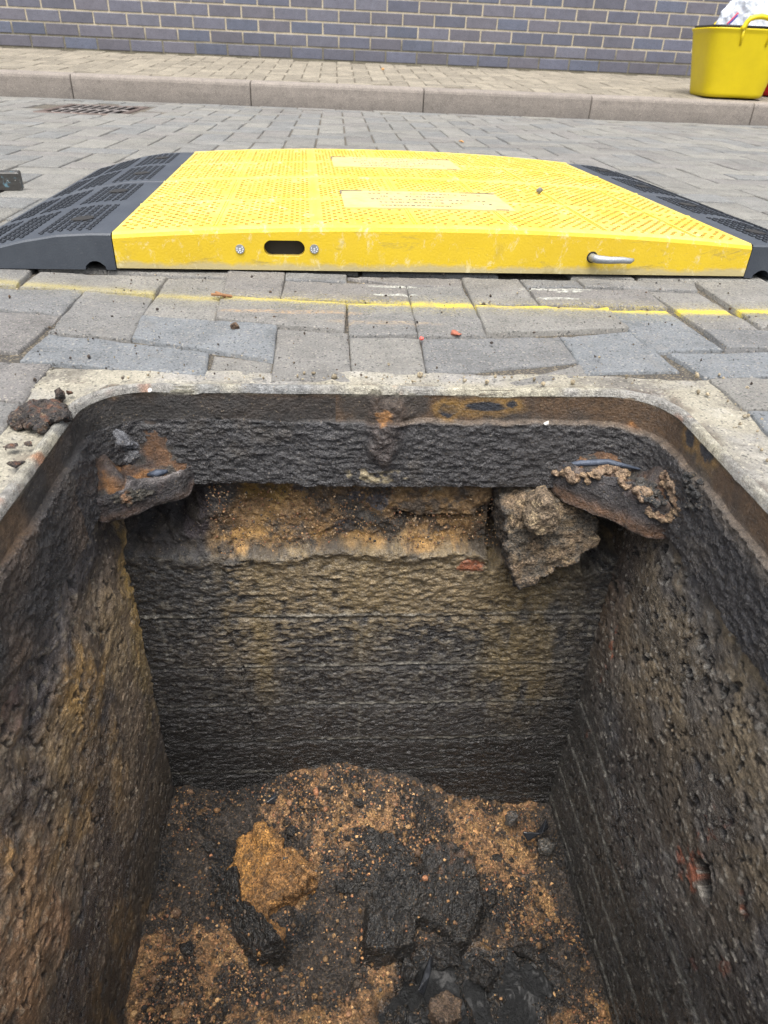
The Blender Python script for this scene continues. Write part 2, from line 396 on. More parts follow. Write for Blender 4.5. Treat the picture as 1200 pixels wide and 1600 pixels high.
# ------------------------------------------------------------------ concrete round the frame
def surround():
    xs = np.unique(np.concatenate([np.linspace(-.42, -.2, 90), np.linspace(-.2, .29, 130), np.linspace(.29, .56, 110)]))
    ys = np.unique(np.concatenate([np.linspace(-.14, .3, 60), np.linspace(.3, .66, 190)]))
    x, y = np.meshgrid(xs, ys, indexing='ij'); P = p3(x, y)
    z = -.0035+fbm(P, 30, 4, 5)*.0022+fbm(P, 9, 2, 6)*.0015
    crk = np.abs(fbm(P, 11, 3, 8)); z -= .004*np.clip(1-crk/.012, 0, 1)
    z += .001*np.sin(y*900)*0
    e = fbm(P, 18, 3, 31)*.006
    z = np.where((x < -.27+e) | (x > .385+e) | (y > .642+e), z-.006, z)
    rr_ = RC+.0035; qx = np.abs(x-(XL+XR)/2)-((XR-XL)/2+.0035-rr_); qy = np.abs(y-(YB+YF)/2)-((YB-YF)/2+.0035-rr_)
    hole = np.hypot(np.maximum(qx, 0), np.maximum(qy, 0))+np.minimum(np.maximum(qx, qy), 0)-rr_ < 0
    col = np.zeros(x.shape+(3,))+np.array([.36, .335, .265])
    col = lay(col, (.30, .29, .27), ss(.0, .5, fbm(P, 14, 4, 2)))
    col = lay(col, (.12, .11, .09), np.clip(1-crk/.014, 0, 1)*.8)
    col = lay(col, (.45, .43, .37), ss(.15, .5, fbm(P, 40, 3, 9))*.6)
    col = lay(col, (.17, .155, .13), ss(.12, .42, fbm(P, 24, 5, 15, gain=.6))*.75)
    dr = np.maximum(np.maximum(XL-x, x-XR), y-YB)      # distance from the iron
    col = lay(col, (.13, .10, .075), ss(.0, .3, fbm(P, 60, 4, 14))*.8*ss(.030, .008, dr))
    nu, nv = x.shape; V = np.stack([x, y, z], -1).reshape(-1, 3); F = gridF(nu, nv)
    h = hole.ravel(); F = F[~h[F].all(1)]
    return npmesh(V, F, col=col.reshape(-1, 3))
tag(link('concrete_surround', surround(), M_mortar, smooth=True), kind='structure')

# ------------------------------------------------------------------ pit
COURSES = [-.275, -.354, -.421, -.489, -.552, -.62, -.69]
pit = thing('inspection_pit', 'open brick-lined pit coated in black and ochre sludge below the iron frame', 'pit', (0, 0, 0))
def blob(a, b, ca, cb, ra, rb, seed=0, wob=.5):
    d = np.sqrt(((a-ca)/ra)**2+((b-cb)/rb)**2)
    return d+wob*fbm(p3(a/ra, b/rb), 1.7, 3, seed)
def wall_common(s, z, depth_seed, P):
    "shared ripple, courses, colour along a wall; s runs along it"
    wv = fbm(P, 9, 3, depth_seed+1)*.012
    wx = fbm(P, 45, 2, depth_seed+9)*.010; rip = .35*fbm(p3(s+wx, z+wv+wx*.35), (85, 190, 1), 2, depth_seed, ridged=True)+1.0*fbm(p3(s+wx*.3, z), (125, 240, 1), 3, depth_seed+5, gain=.6)
    h = rip*.0024+fbm(P, 8, 3, depth_seed+2)*.0025+fbm(P, 300, 2, depth_seed+3)*.0005
    cs = np.zeros_like(s)
    for k, c in enumerate(COURSES):
        cs = np.maximum(cs, np.exp(-((z-c-fbm(p3(s, s*0+k), 7, 2, 50+k)*.002)/.0021)**2)*ss(-.8, -.1, fbm(p3(s, s*0+k), 14, 3, 70+k)))
    # vertical joints
    for k, c in enumerate(COURSES):
        for j in range(-3, 8):
            u = .225*j+(.11 if k % 2 else 0)+.03
            cs = np.maximum(cs, .35*np.exp(-((s-u)/.002)**2)*((z < c+.0) & (z > c-.067)))
    return h, rip, cs
def back_wall():
    nu, nv = 520, 620
    s = np.linspace(XL-.02, XR+.02, nu)[:, None]*np.ones((1, nv)); z = np.ones((nu, 1))*np.linspace(-.085, -.76, nv)[None, :]
    P = p3(s, z); h, rip, cs = wall_common(s, z, 100, P)
    h = h+cs*.0004
    for c_z in COURSES: h = h-.0030*np.exp(-((z-c_z+.0045-fbm(p3(s, s*0+c_z), 7, 2, 55)*.002)/.0020)**2)
    # broken zone above the top course
    edge = -.186+fbm(p3(s, s*0), 16, 3, 40)*.010+fbm(P, 55, 3, 41)*.006
    up = ss(-.006, .006, z-edge)
    rub = fbm(P, 22, 5, 60, gain=.6)*.014+fbm(P, 90, 4, 63)*.004
    xl_dark = ss(-.150, -.165, s+fbm(P, 20, 2, 64)*.01)
    rec = -.016+rub+fbm(P, 180, 3, 59)*.002-.02*np.clip((z+.10)/.05, -1, 1)*0
    h = h*(1-up)+rec*up
    h += .003*np.exp(-((z-edge+.006)/.007)**2)*(1-xl_dark); h += (1-up)*ss(-.215, -.19, z)*fbm(P, 40, 4, 42)*.005
    # embedded stub of brick with an open joint under it
    bx = blob(s, z, .105, -.128, .062, .022, 66, .25); st = ss(1.05, .85, bx)*up; h += st*.007
    h -= .028*np.exp(-((z+.152)/.0035)**2)*ss(.06, .07, s)*ss(.165, .155, s)
    sl = blob(s, z, .172+.12*(z+.14)*0, -.150, .010, .058, 67, .3); h -= .03*ss(1.1, .8, sl)
    # cavity at right under the corner plate
    cv = blob(s, z, .278, -.165, .035, .05, 68, .5); h -= .03*ss(1.1, .6, cv)
    cv2 = blob(s, z, -.195, -.135, .05, .045, 69, .4); h -= .022*ss(1.1, .6, cv2)
    col = np.zeros(s.shape+(3,))+np.array([.026, .025, .025])
    g = fbm(P, (7, 5, 1), 4, 71)
    col = lay(col, (.085, .078, .066), ss(-.1, .5, rip)*ss(-.60, -.25, z)*.8)
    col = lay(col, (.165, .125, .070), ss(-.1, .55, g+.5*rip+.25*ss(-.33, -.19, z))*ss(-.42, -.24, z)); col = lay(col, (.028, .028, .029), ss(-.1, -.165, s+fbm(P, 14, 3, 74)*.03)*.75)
    for (cx, wdt, z1, a) in ((-.085, .012, -.40, .8), (-.125, .006, -.36, .4), (.03, .02, -.34, .6), (.20, .03, -.42, .75), (.245, .03, -.46, .6), (.07, .01, -.3, .4)):
        m_ = np.exp(-((s-cx-fbm(p3(z, z*0+cx), 12, 2, 3)*.006)/wdt)**2)*ss(z1-.06, z1+.06, z)*ss(-.5, .2, fbm(P, (60, 25, 1), 4, 75))
        col = lay(col, (.17, .125, .055), m_*a*.8)
    col = lay(col, (.21, .20, .17), cs*.85*ss(-.7, .1, fbm(P, 15, 3, 77)))
    # soil above
    sc = np.zeros_like(col)+np.array([.17, .105, .048])
    sc = lay(sc, (.25, .155, .06), ss(.0, .4, fbm(P, 26, 4, 80)))
    sc = lay(sc, (.05, .045, .04), ss(.1, .42, fbm(P, 18, 4, 82)))
    sc = lay(sc, (.20, .17, .12), ss(.2, .5, fbm(P, 40, 4, 84))*ss(.02, .06, s))
    yb_ = blob(s, z, -.06, -.178, .10, .016, 85, .6); sc = lay(sc, (.40, .235, .075), ss(1.1, .5, yb_)*.8)
    yb_ = blob(s, z, -.07, -.118, .03, .017, 86, .3); sc = lay(sc, (.20, .125, .035), ss(1.1, .7, yb_))
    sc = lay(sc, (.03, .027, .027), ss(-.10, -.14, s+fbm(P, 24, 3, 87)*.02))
    sc = lay(sc, (.028, .022, .024), ss(1.1, .9, blob(s, z, -.145, -.145, .016, .03, 88, .2)))
    for a_, b_, r_ in ((590, 800, .012), (538, 842, .012), (470, 775, .01), (560, 790, .008)):
        c_ = at(a_, b_, 1, YB); sc = lay(sc, (.075, .075, .085), ss(1.1, .9, blob(s, z, c_[0], c_[2], r_, r_*.9, 89, .35))*.9)
    sc = lay(sc, (.30, .09, .04), ss(1.1, .9, blob(s, z, *at(735, 886, 1, YB)[[0, 2]], .016, .007, 90, .4)))
    sc = lay(sc, (.035, .032, .03), np.maximum(ss(1.2, .8, sl), ss(1.2, .7, cv)))
    sc = lay(sc, (.06, .05, .04), ss(.215, .25, s)*.8)
    sc = lay(sc, (.15, .105, .055), ss(-.174, -.184, z+fbm(P, 30, 3, 93)*.012)*.8*ss(-.14, -.11, s)); sc = lay(sc, (.34, .20, .07), ss(-.150, -.182, z+fbm(P, 22, 3, 99)*.02)*ss(-.05, .35, fbm(P, 34, 5, 94, gain=.65))*ss(-.13, -.1, s)*.85); sc = lay(sc, (.055, .046, .038), ss(.05, .35, fbm(P, 60, 5, 98, gain=.65))*.85)
    upc = ss(-.004, .004, z-edge+fbm(P, 60, 3, 92)*.006)
    col = col*(1-upc[..., None])+sc*upc[..., None]
    col = lay(col, (.30, .09, .04), ss(1.1, .9, blob(s, z, *at(735, 886, 1, YB)[[0, 2]], .016, .008, 90, .4))*.8)
    lip_ = np.exp(-((z-edge)/.010)**2); col = lay(col, (.045, .038, .03), lip_*ss(-.25, .25, fbm(P, 48, 5, 104, gain=.65))*.9)
    # cracks hanging down the face
    cx = -.110+fbm(p3(z, z*0), 22, 4, 96)*.012-.05*(z+.4); crk = .6*ss(-.5, .1, fbm(P, 60, 2, 97))*np.exp(-((s-cx)/.0014)**2)*ss(-.52, -.48, z)*ss(-.33, -.36, z); h -= crk*.006; col = lay(col, (.01, .01, .01), crk)
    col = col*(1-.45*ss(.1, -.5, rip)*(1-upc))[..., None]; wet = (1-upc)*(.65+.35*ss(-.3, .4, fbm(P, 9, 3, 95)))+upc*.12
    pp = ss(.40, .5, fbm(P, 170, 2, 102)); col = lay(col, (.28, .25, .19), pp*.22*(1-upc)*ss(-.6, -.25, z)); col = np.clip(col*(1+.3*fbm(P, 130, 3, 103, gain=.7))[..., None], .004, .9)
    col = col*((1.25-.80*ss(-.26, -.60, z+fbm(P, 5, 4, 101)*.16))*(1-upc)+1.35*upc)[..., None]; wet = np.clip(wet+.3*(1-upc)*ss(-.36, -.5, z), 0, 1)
    y = YB-h+.002
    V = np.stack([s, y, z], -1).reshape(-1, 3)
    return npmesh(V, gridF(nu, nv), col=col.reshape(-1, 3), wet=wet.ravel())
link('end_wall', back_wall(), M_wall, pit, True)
def side_wall(side):
    nu, nv = 620, 560
    ys = np.linspace(YB+.02, YF-.02, nu); s = ys[:, None]*np.ones((1, nv)); z = np.ones((nu, 1))*np.linspace(-.088, -.77, nv)[None, :]
    X = XL if side < 0 else XR; P = p3(s, z, 3.0*side); sd = 200 if side < 0 else 300
    wv = fbm(P, 9, 3, sd+1)*.012
    wx = fbm(P, 45, 2, sd+9)*.008; rip = .25*fbm(p3(s+wx, z+wv+wx*.3), (55, 170, 1), 3, sd, ridged=True)+1.0*fbm(P, (120, 210, 1), 4, sd+5, gain=.65)
    h = rip*.0011+fbm(P, 7, 3, sd+2)*.0030+fbm(P, 60, 3, sd+3)*.0009
    col = np.zeros(s.shape+(3,))+np.array([.040, .034, .031])
    if side < 0:
        top = ss(-.30, -.14, z+fbm(P, 12, 3, 206)*.04); h += top*(fbm(P, 30, 4, 205)*.006)
        col = lay(col, (.17, .128, .088), ss(-.35, .2, fbm(P, 10, 4, 210))*.9*ss(-.75, -.35, z))
        col = lay(col, (.085, .078, .078), ss(0, .5, fbm(P, (8, 40, 1), 4, 211))*.7)
        for (a_, b_, rs, rz, rgb, k) in ((140, 1110, .045, .060, (.26, .155, .05), .9), (100, 1180, .05, .045, (.17, .115, .055), .8), (60, 1460, .035, .06, (.20, .12, .06), .7), (30, 1500, .02, .04, (.26, .15, .08), .6), (180, 1010, .03, .05, (.18, .13, .07), .7), (120, 1060, .022, .03, (.25, .15, .05), .8), (180, 1190, .02, .05, (.17, .11, .05), .8), (205, 900, .016, .05, (.26, .17, .06), 1), (218, 960, .016, .06, (.24, .16, .06), 1), (225, 1060, .016, .08, (.15, .11, .05), .7), (160, 1260, .015, .05, (.13, .085, .04), .7),
                                         (10, 1330, .010, .02, (.34, .20, .08), .9), (40, 1400, .02, .03, (.2, .12, .06), .8), (85, 1470, .02, .03, (.2, .11, .06), .6), (90, 930, .03, .03, (.10, .09, .085), .9), (20, 1080, .015, .02, (.10, .06, .05), .8), (170, 1400, .012, .05, (.14, .09, .045), .6)):
            c_ = at(a_, b_, 0, X); m_ = ss(1.3, .35, blob(s, z, c_[1], c_[2], rs*1.5, rz*1.3, int(a_), .9))*ss(-.55, .25, fbm(P, (40, 70, 1), 4, 215)+.2); rgb = tuple(1.25*v for v in rgb)
            col = lay(col, rgb, m_*k); h += m_*.002
        for (a_, b_, c2, d2) in ((112, 880, 120, 975), (165, 895, 160, 950), (145, 930, 147, 975), (80, 1150, 72, 1215)):
            A = at(a_, b_, 0, X); B = at(c2, d2, 0, X); t = np.clip((z-A[2])/(B[2]-A[2]), 0, 1); yy = A[1]+(B[1]-A[1])*t+fbm(p3(z, z*0), 60, 3, 7)*.004
            k_ = np.exp(-((s-yy)/.0035)**2)*((z < A[2]) & (z > B[2])); h -= k_*.014; col = lay(col, (.012, .01, .01), k_)
        big = ss(.0, .4, fbm(P, (13, 10, 1), 5, 222)); col = lay(col, (.040, .036, .038), big*.75); o2 = ss(.08, .35, fbm(P, (16, 10, 1), 5, 223, gain=.6))*(1-big); col = lay(col, (.26, .16, .065), o2*.65)
        wet = .35+.55*big
        X0 = X
    else:
        col = lay(col, (.21, .165, .105), ss(-.40, -.10, z+fbm(P, 9, 3, 305)*.10)*.95); col = lay(col, (.11, .10, .09), ss(-.1, .4, fbm(P, 30, 4, 306))*.7*ss(-.75, -.3, z))
        col = lay(col, (.075, .075, .080), ss(.0, .45, fbm(P, 14, 4, 311))*.8)
        cs = 0
        for k, c in enumerate(COURSES):
            g_ = np.exp(-((z-c-fbm(p3(s, s*0+k), 5, 2, 350+k)*.004)/.0024)**2)*ss(-.75, -.1, fbm(p3(s, s*0+k), 12, 3, 370+k)); cs = np.maximum(cs, g_)
        cs = cs*ss(-.33, -.42, z); h -= cs*.0025; col = lay(col, (.17, .165, .15), cs*.85)
        for (a_, b_, rs, rz, k) in ((948, 1020, .006, .03, .8), (930, 1080, .006, .02, .6), (914, 1145, .006, .02, .6), (1110, 1285, .014, .022, .95), (1078, 1350, .022, .03, .55), (1150, 1410, .012, .015, .6), (1080, 1490, .008, .02, .45), (970, 1350, .005, .01, .5), (1130, 1500, .008, .02, .3)):
            c_ = at(a_, b_, 0, X); m_ = ss(1.1, .5, blob(s, z, c_[1], c_[2], rs, rz, int(a_), .9))*ss(.0, .3, fbm(P, (70, 90, 1), 4, 315)); col = lay(col, (.33, .09, .04), m_*k)
        A = at(1098, 1380, 0, X); t = (s-A[1])*.75+(z-A[2])*.66; n_ = -(s-A[1])*.66+(z-A[2])*.75
        hl = ss(1.1, .85, np.sqrt((t/.020)**2+(n_/.011)**2)+.35*fbm(P, 60, 2, 8)); h -= hl*.010; col = lay(col, (.012, .011, .01), hl)
        col = lay(col, (.10, .06, .035), ss(.50, .6, s)*.6*ss(-.4, -.2, z))
        pit_ = np.clip(fbm(P, 75, 3, 320)-.35, 0, 1)*ss(-.36, -.2, z); h -= pit_*.02; col = lay(col, (.015, .014, .013), np.clip(pit_*5, 0, 1))
        big = ss(.0, .3, fbm(P, (9, 12, 1), 4, 322)); col = lay(col, (.026, .026, .028), big*.65*ss(-.05, -.25, z)); wet = .25+.6*np.maximum(big, ss(-.2, -.5, z)*.7)
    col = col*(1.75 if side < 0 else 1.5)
    low_dark = ss(-.30, -.50, z+fbm(P, 7, 4, 330)*.12)*ss(.05, .25, s)  # darker towards the floor, boundary broken up by noise
    col = lay(col, (.024, .024, .022), low_dark*(.62 if side < 0 else .8))
    if side > 0: col = lay(col, (.22, .215, .19), cs*.85)
    pp = ss(.36, .46, fbm(P, 150, 2, 331)); h = h-pp*.0022; col = lay(col, (.012, .011, .011), pp*.8)
    pp = ss(.42, .50, fbm(P, 190, 2, 332))*(1-low_dark*.6); h = h+pp*.0008; col = lay(col, (.30, .25, .18) if side < 0 else (.32, .30, .26), pp*.6)
    col = col*(1+.55*fbm(P, 120, 3, 333, gain=.7))[..., None]; col = np.clip(col, .005, .9)
    if side > 0: col = lay(col, (.010, .009, .009), ss(.2, .7, hl)); h = h-hl*.006
    x = X-side*h
    V = np.stack([x+side*.002, s, z], -1).reshape(-1, 3)
    return npmesh(V, gridF(nu, nv, flip=side > 0), col=col.reshape(-1, 3), wet=wet.ravel())
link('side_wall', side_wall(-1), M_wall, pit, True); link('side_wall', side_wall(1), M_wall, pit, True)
def front_wall():
    nu, nv = 90, 110
    s = np.linspace(XL-.02, XR+.02, nu)[:, None]*np.ones((1, nv)); z = np.ones((nu, 1))*np.linspace(-.088, -.77, nv)[None, :]
    P = p3(s, z); h, rip, cs = wall_common(s, z, 400, P)
    V = np.stack([s, YF+h, z], -1).reshape(-1, 3); col = np.tile([.04, .036, .03], (len(V), 1))
    return npmesh(V, gridF(nu, nv, flip=True), col=col, wet=np.full(len(V), .4))
link('front_wall', front_wall(), M_wall, pit, True)

# ------------------------------------------------------------------ iron frame
frame = thing('manhole_frame', 'rusty cast iron manhole frame set in pale concrete round the open pit', 'manhole frame')
RC = .052
def rrect(off, nc=40):
    "inner outline, moved outward by off; returns points with arc position (clockwise from back left)"
    x0, x1, y0, y1 = XL-off, XR+off, YF-off, YB+off; r = max(RC+off, .004); pts = []
    def arc(cx, cy, a0, a1):
        for t in np.linspace(a0, a1, nc): pts.append((cx+r*math.cos(t), cy+r*math.sin(t)))
    def seg(a, b, n):
        for t in np.linspace(0, 1, n+2)[1:-1]: pts.append((a[0]+(b[0]-a[0])*t, a[1]+(b[1]-a[1])*t))
    pi = math.pi
    arc(x0+r, y1-r, pi, pi/2); seg((x0+r, y1), (x1-r, y1), 330)
    arc(x1-r, y1-r, pi/2, 0); seg((x1, y1-r), (x1, y0+r), 330)
    arc(x1-r, y0+r, 0, -pi/2); seg((x1-r, y0), (x0+r, y0), 60)
    arc(x0+r, y0+r, -pi/2, -pi); seg((x0, y0+r), (x0, y1-r), 330)
    return np.array(pts)
def frame_skin():
    base = rrect(0); n = len(base); out = rrect(.02)
    nrm = out-base; nrm /= np.linalg.norm(nrm, axis=1)[:, None]      # outward
    zs = np.concatenate([np.linspace(.001, -.0290, 34), np.linspace(-.0295, -.100, 80)]); nv = len(zs)
    B = np.repeat(base[:, None, :], nv, 1); N = np.repeat(nrm[:, None, :], nv, 1); z = np.repeat(zs[None, :], n, 0)
    x, y = B[..., 0], B[..., 1]; P = np.stack([x, y, z], -1)
    lip = -.030+fbm(P, 26, 3, 500)*.0045
    low = ss(.0012, -.0012, z-lip)
    onright = x > .02
    st = np.where((y > YB-.04) & (x < .02), ss(-.3, .2, fbm(P, 10, 2, 505)), 1.0)
    h = low*(.0050*st)+fbm(P, (40, 40, 30), 3, 501)*.0008
    h += low*(fbm(P, (110, 110, 200), 2, 502, ridged=True)*.0009+fbm(P, (140, 140, 230), 3, 509, gain=.6)*.0022+fbm(P, 14, 3, 504)*.0022)
    h += ss(.012, -.02, z)*(x < 0)*(fbm(P, 35, 4, 506)*.003)
    # lump of scale on the middle of the back face
    lm = ss(1.2, .5, blob(x, z, .047, -.036, .020, .036, 507, .6))*(y > YB-.05); h += lm*(.006+fbm(P, 90, 4, 508)*.004)
    h -= ss(-.004, .001, z)*.002                           # worn arris
    col = np.zeros(P.shape)+np.array([.055, .043, .034])
    col = lay(col, (.11, .09, .07), ss(.0, .5, fbm(P, 20, 4, 510))*.7)
    rust = ss(.05, .4, fbm(P, 18, 4, 511)+.25*((x > .05))-.0); col = lay(col, (.12, .068, .032), rust*(1-low)*.9)
    col = lay(col, (.30, .13, .035), ss(.42, .6, fbm(P, 26, 4, 512))*(1-low)*.9)
    left = (x < .0)
    col = lay(col, (.033, .031, .03), np.where(left & (y > .3), .85*ss(.001, -.012, z), 0.0))
    col = lay(col, (.16, .10, .055), np.where((x < XL+.03) & (y < .5), ss(-.3, .3, fbm(P, 12, 3, 513)), 0.0))
    col = lay(col, (.042, .041, .044), low*(.92-.45*((x < XL+.02) & (y < .5))))
    col = lay(col, (.075, .065, .055), low*ss(.25, .55, fbm(P, 24, 4, 514))*.6)
    lp = np.exp(-((z-lip)/.0022)**2)*(x > .06); col = lay(col, (.15, .115, .085), lp*.8)
    rl = np.exp(-((z-lip+.004)/.006)**2)*((x > XR-.02) & (y < .5)); col = lay(col, (.15, .125, .10), rl*.85)
    for (a_, b_, ax_, v_, r_, r2_) in ((691, 636, 1, YB, .006, .004), (700, 641, 1, YB, .009, .007), (755, 636, 1, YB, .022, .006), (800, 632, 1, YB, .006, .004), (1078, 683, 0, XR, .010, .008), (1104, 707, 0, XR, .012, .009)):
        c_ = at(a_, b_, ax_, v_); k_ = 0 if ax_ == 1 else 1
        near = (np.abs((y if ax_ == 1 else x)-v_) < .03)
        bb = blob(P[..., k_], z, c_[k_], c_[2], r_, r2_, int(a_), .5); col = lay(col, (.30, .17, .04), ss(2.1, 1.2, bb)*near*.6*(1-low)); col = lay(col, (.02, .024, .034), ss(1.1, .75, bb)*near)
    col = lay(col, (.09, .05, .03), lm*.3)
    c_ = at(600, 647, 1, YB); col = lay(col, (.42, .2, .06), ss(1.1, .7, blob(x, z, c_[0], c_[2], .009, .007, 3, .6))*(y > YB-.05)*.8)
    c_ = at(585, 740, 1, YB); col = lay(col, (.40, .33, .2), ss(1.2, .5, blob(x, z, c_[0], c_[2], .03, .007, 3, .8))*(y > YB-.05)*ss(-.1, .2, fbm(P, 150, 3, 516))*.9)
    rimm = ss(-.007, -.001, z+fbm(P, 60, 2, 517)*.003); col = lay(col, (.25, .24, .18), rimm*.75)
    wet = .25+.55*low-.1*rimm
    xy = B-N*h[..., None]
    V = np.concatenate([xy, z[..., None]], -1).reshape(-1, 3)
    i = np.arange(n)[:, None]; j = np.arange(nv-1)[None, :]; a = i*nv+j; b = ((i+1) % n)*nv+j
    F = np.stack([a, a+1, b+1, b], -1).reshape(-1, 4)
    return npmesh(V, F, col=col.reshape(-1, 3), wet=wet.ravel())
link('frame_skirt', frame_skin(), M_iron, frame, True)
def frame_rim():
    offs = np.array([-.0005, .0008, .0025, .0045, .0065, .0082, .0085]); zz = np.array([-.004, .0006, .0022, .0024, .0021, .0008, -.02]); L = []
    for o_, z_ in zip(offs, zz):
        p = rrect(o_); P = p3(p[:, 0], p[:, 1]); L.append(np.column_stack([p, z_+fbm(P, 50, 3, 520)*.0006-.0015*ss(.3, .5, fbm(P, 20, 3, 521))]))
    n = len(L[0]); V = np.concatenate(L); F = []
    a = np.arange(n); b = (a+1) % n
    for k in range(len(offs)-1): F.append(np.stack([k*n+a, k*n+b, (k+1)*n+b, (k+1)*n+a], -1))
    P = V; col = np.zeros(V.shape)+np.array([.30, .29, .265]); col = lay(col, (.42, .39, .30), ss(-.1, .3, fbm(P, 16, 4, 522)))
    col = lay(col, (.33, .14, .06), ss(.22, .42, fbm(P, 22, 4, 523))*.85); col = lay(col, (.20, .21, .22), ss(.2, .4, fbm(P, 12, 3, 524))*.7)
    return npmesh(V, np.concatenate(F), col=col, wet=np.full(len(V), .35))
link('rim', frame_rim(), M_iron, frame, True)

def corner_seat(side):
    "cast web across a back corner of the frame, with a rusted pocket on either side of its rib"
    cx, cy = (XL, YB) if side < 0 else (XR, YB)
    if side < 0: A = np.array([-.120, YB]); Bp = np.array([XL, .522])
    else: A = np.array([.200, YB]); Bp = np.array([XR, .487])
    corner = np.array([cx, cy]); n1, n2 = 240, 170
    a = np.linspace(0, 1, n1)[:, None]*np.ones((1, n2)); t = np.ones((n1, 1))*np.linspace(0, 1, n2)[None, :]
    # hypotenuse bowed towards the corner; profile climbs the front face, tops the rim, dips in the pocket, climbs to the wall
    hyp = A[None, None]+(Bp-A)[None, None]*a[..., None]
    bow = .010*np.sin(a*math.pi); n_in = corner-(A+Bp)/2; depth = np.linalg.norm(n_in); n_in = n_in/depth
    far = corner[None, None]*1.0+(hyp-corner)*.0
    # where the ray from hyp towards the corner side meets the frame walls
    D = depth*(1-np.abs(2*a-1))+.002
    tt = np.array([0, .08, .18, .28, .34, .40, .50, .70, .85, 1.0]); dd = np.array([0, .01, .04, .09, .15, .22, .34, .60, .85, 1.10])
    ztab = np.array([-.108, -.102, -.094, -.084, -.079, -.081, -.089, -.078, -.060, -.030]) if side < 0 else np.array([-.108, -.101, -.089, -.074, -.067, -.069, -.080, -.074, -.058, -.030])
    d = np.interp(t, tt, dd); zz = np.interp(t, tt, ztab)
    Pn = p3(a*.12*4, t*.08*4)
    ribp = .60 if side < 0 else .66
    rib = np.exp(-((a-ribp-.12*(t-.5))/.055)**2)*ss(.30, .45, t)
    zz = zz+rib*.011*ss(1.0, .8, t)
    ends = ss(0.0, .20, a)*ss(1.0, .84, a); zz = zz*ends+(-.096+t*.045)*(1-ends)
    pos = hyp+n_in*((d*D)-bow*(1-d)*0)[..., None]
    pos = pos+n_in*(bow*(1-t))[..., None]; e2 = ss(0.0, .30, a)*ss(1.0, .72, a); pos = pos+n_in*((1-e2)*.013-.004)[..., None]
    x, y = pos[..., 0], pos[..., 1]; P = np.stack([x, y, zz], -1)
    nz = fbm(P, 70, 5, 600+side, gain=.6)*.0040+fbm(P, 25, 3, 610)*.003+fbm(P, (140, 140, 60), 3, 612, ridged=True)*.0012
    zz = zz+nz*ss(0, .1, t)*.8; pos = pos-n_in*(fbm(P, 60, 4, 620)*.004*ss(1, .5, t))[..., None]
    col = np.zeros(P.shape)+np.array([.044, .040, .042])
    face = ss(.34, .26, t)
    col = lay(col, (.075, .06, .06), face*ss(.05, .5, fbm(P, 80, 4, 630))*.8)
    pocket = ss(.34, .42, t)*ends
    col = lay(col, (.14, .07, .032), pocket*ss(-.5, .0, fbm(P, 30, 4, 631)))
    col = lay(col, (.27, .13, .045), pocket*ss(-.05, .3, fbm(P, 45, 4, 632))*.9)
    col = lay(col, (.05, .045, .04), pocket*ss(.22, .42, fbm(P, 60, 3, 633)))
    rimc = np.exp(-((t-.34)/.05)**2)*ends; col = lay(col, (.33, .24, .18) if side > 0 else (.28, .25, .24), rimc*ss(-.2, .3, fbm(P, 50, 3, 634))*.85)
    edge = np.exp(-((t-.06)/.06)**2); col = lay(col, (.19, .10, .05), edge*ss(-.1, .3, fbm(P, 20, 3, 635))*(.8 if side > 0 else .35))
    col = lay(col, (.07, .07, .075), rib*.8)
    wall = ss(.78, .95, t+fbm(P, 40, 3, 636)*.15); col = lay(col, (.045, .040, .038), wall*.9)
    wet = .45+.4*rimc-.25*pocket
    met = np.zeros_like(t)
    V = np.concatenate([pos, zz[..., None]], -1).reshape(-1, 3)
    # underside sheet so the web has thickness
    U = V.reshape(n1, n2, 3)[:, 0].copy(); U2 = U.copy(); U2[:, :2] += n_in*.02; U2[:, 2] += .004
    V2 = np.concatenate([V, U2]); k = np.arange(n1-1); Fu = np.stack([k*n2, n1*n2+k, n1*n2+k+1, (k+1)*n2], -1)
    col = np.concatenate([col.reshape(-1, 3), np.tile([.02, .018, .016], (n1, 1))]); wet = np.concatenate([wet.ravel(), np.full(n1, .2)])
    F = np.concatenate([gridF(n1, n2), Fu])
    o = link('corner_seat', npmesh(V2, F if side < 0 else F[:, ::-1], col=col, wet=wet), M_iron, frame, True)
    return o
corner_seat(-1); corner_seat(1)

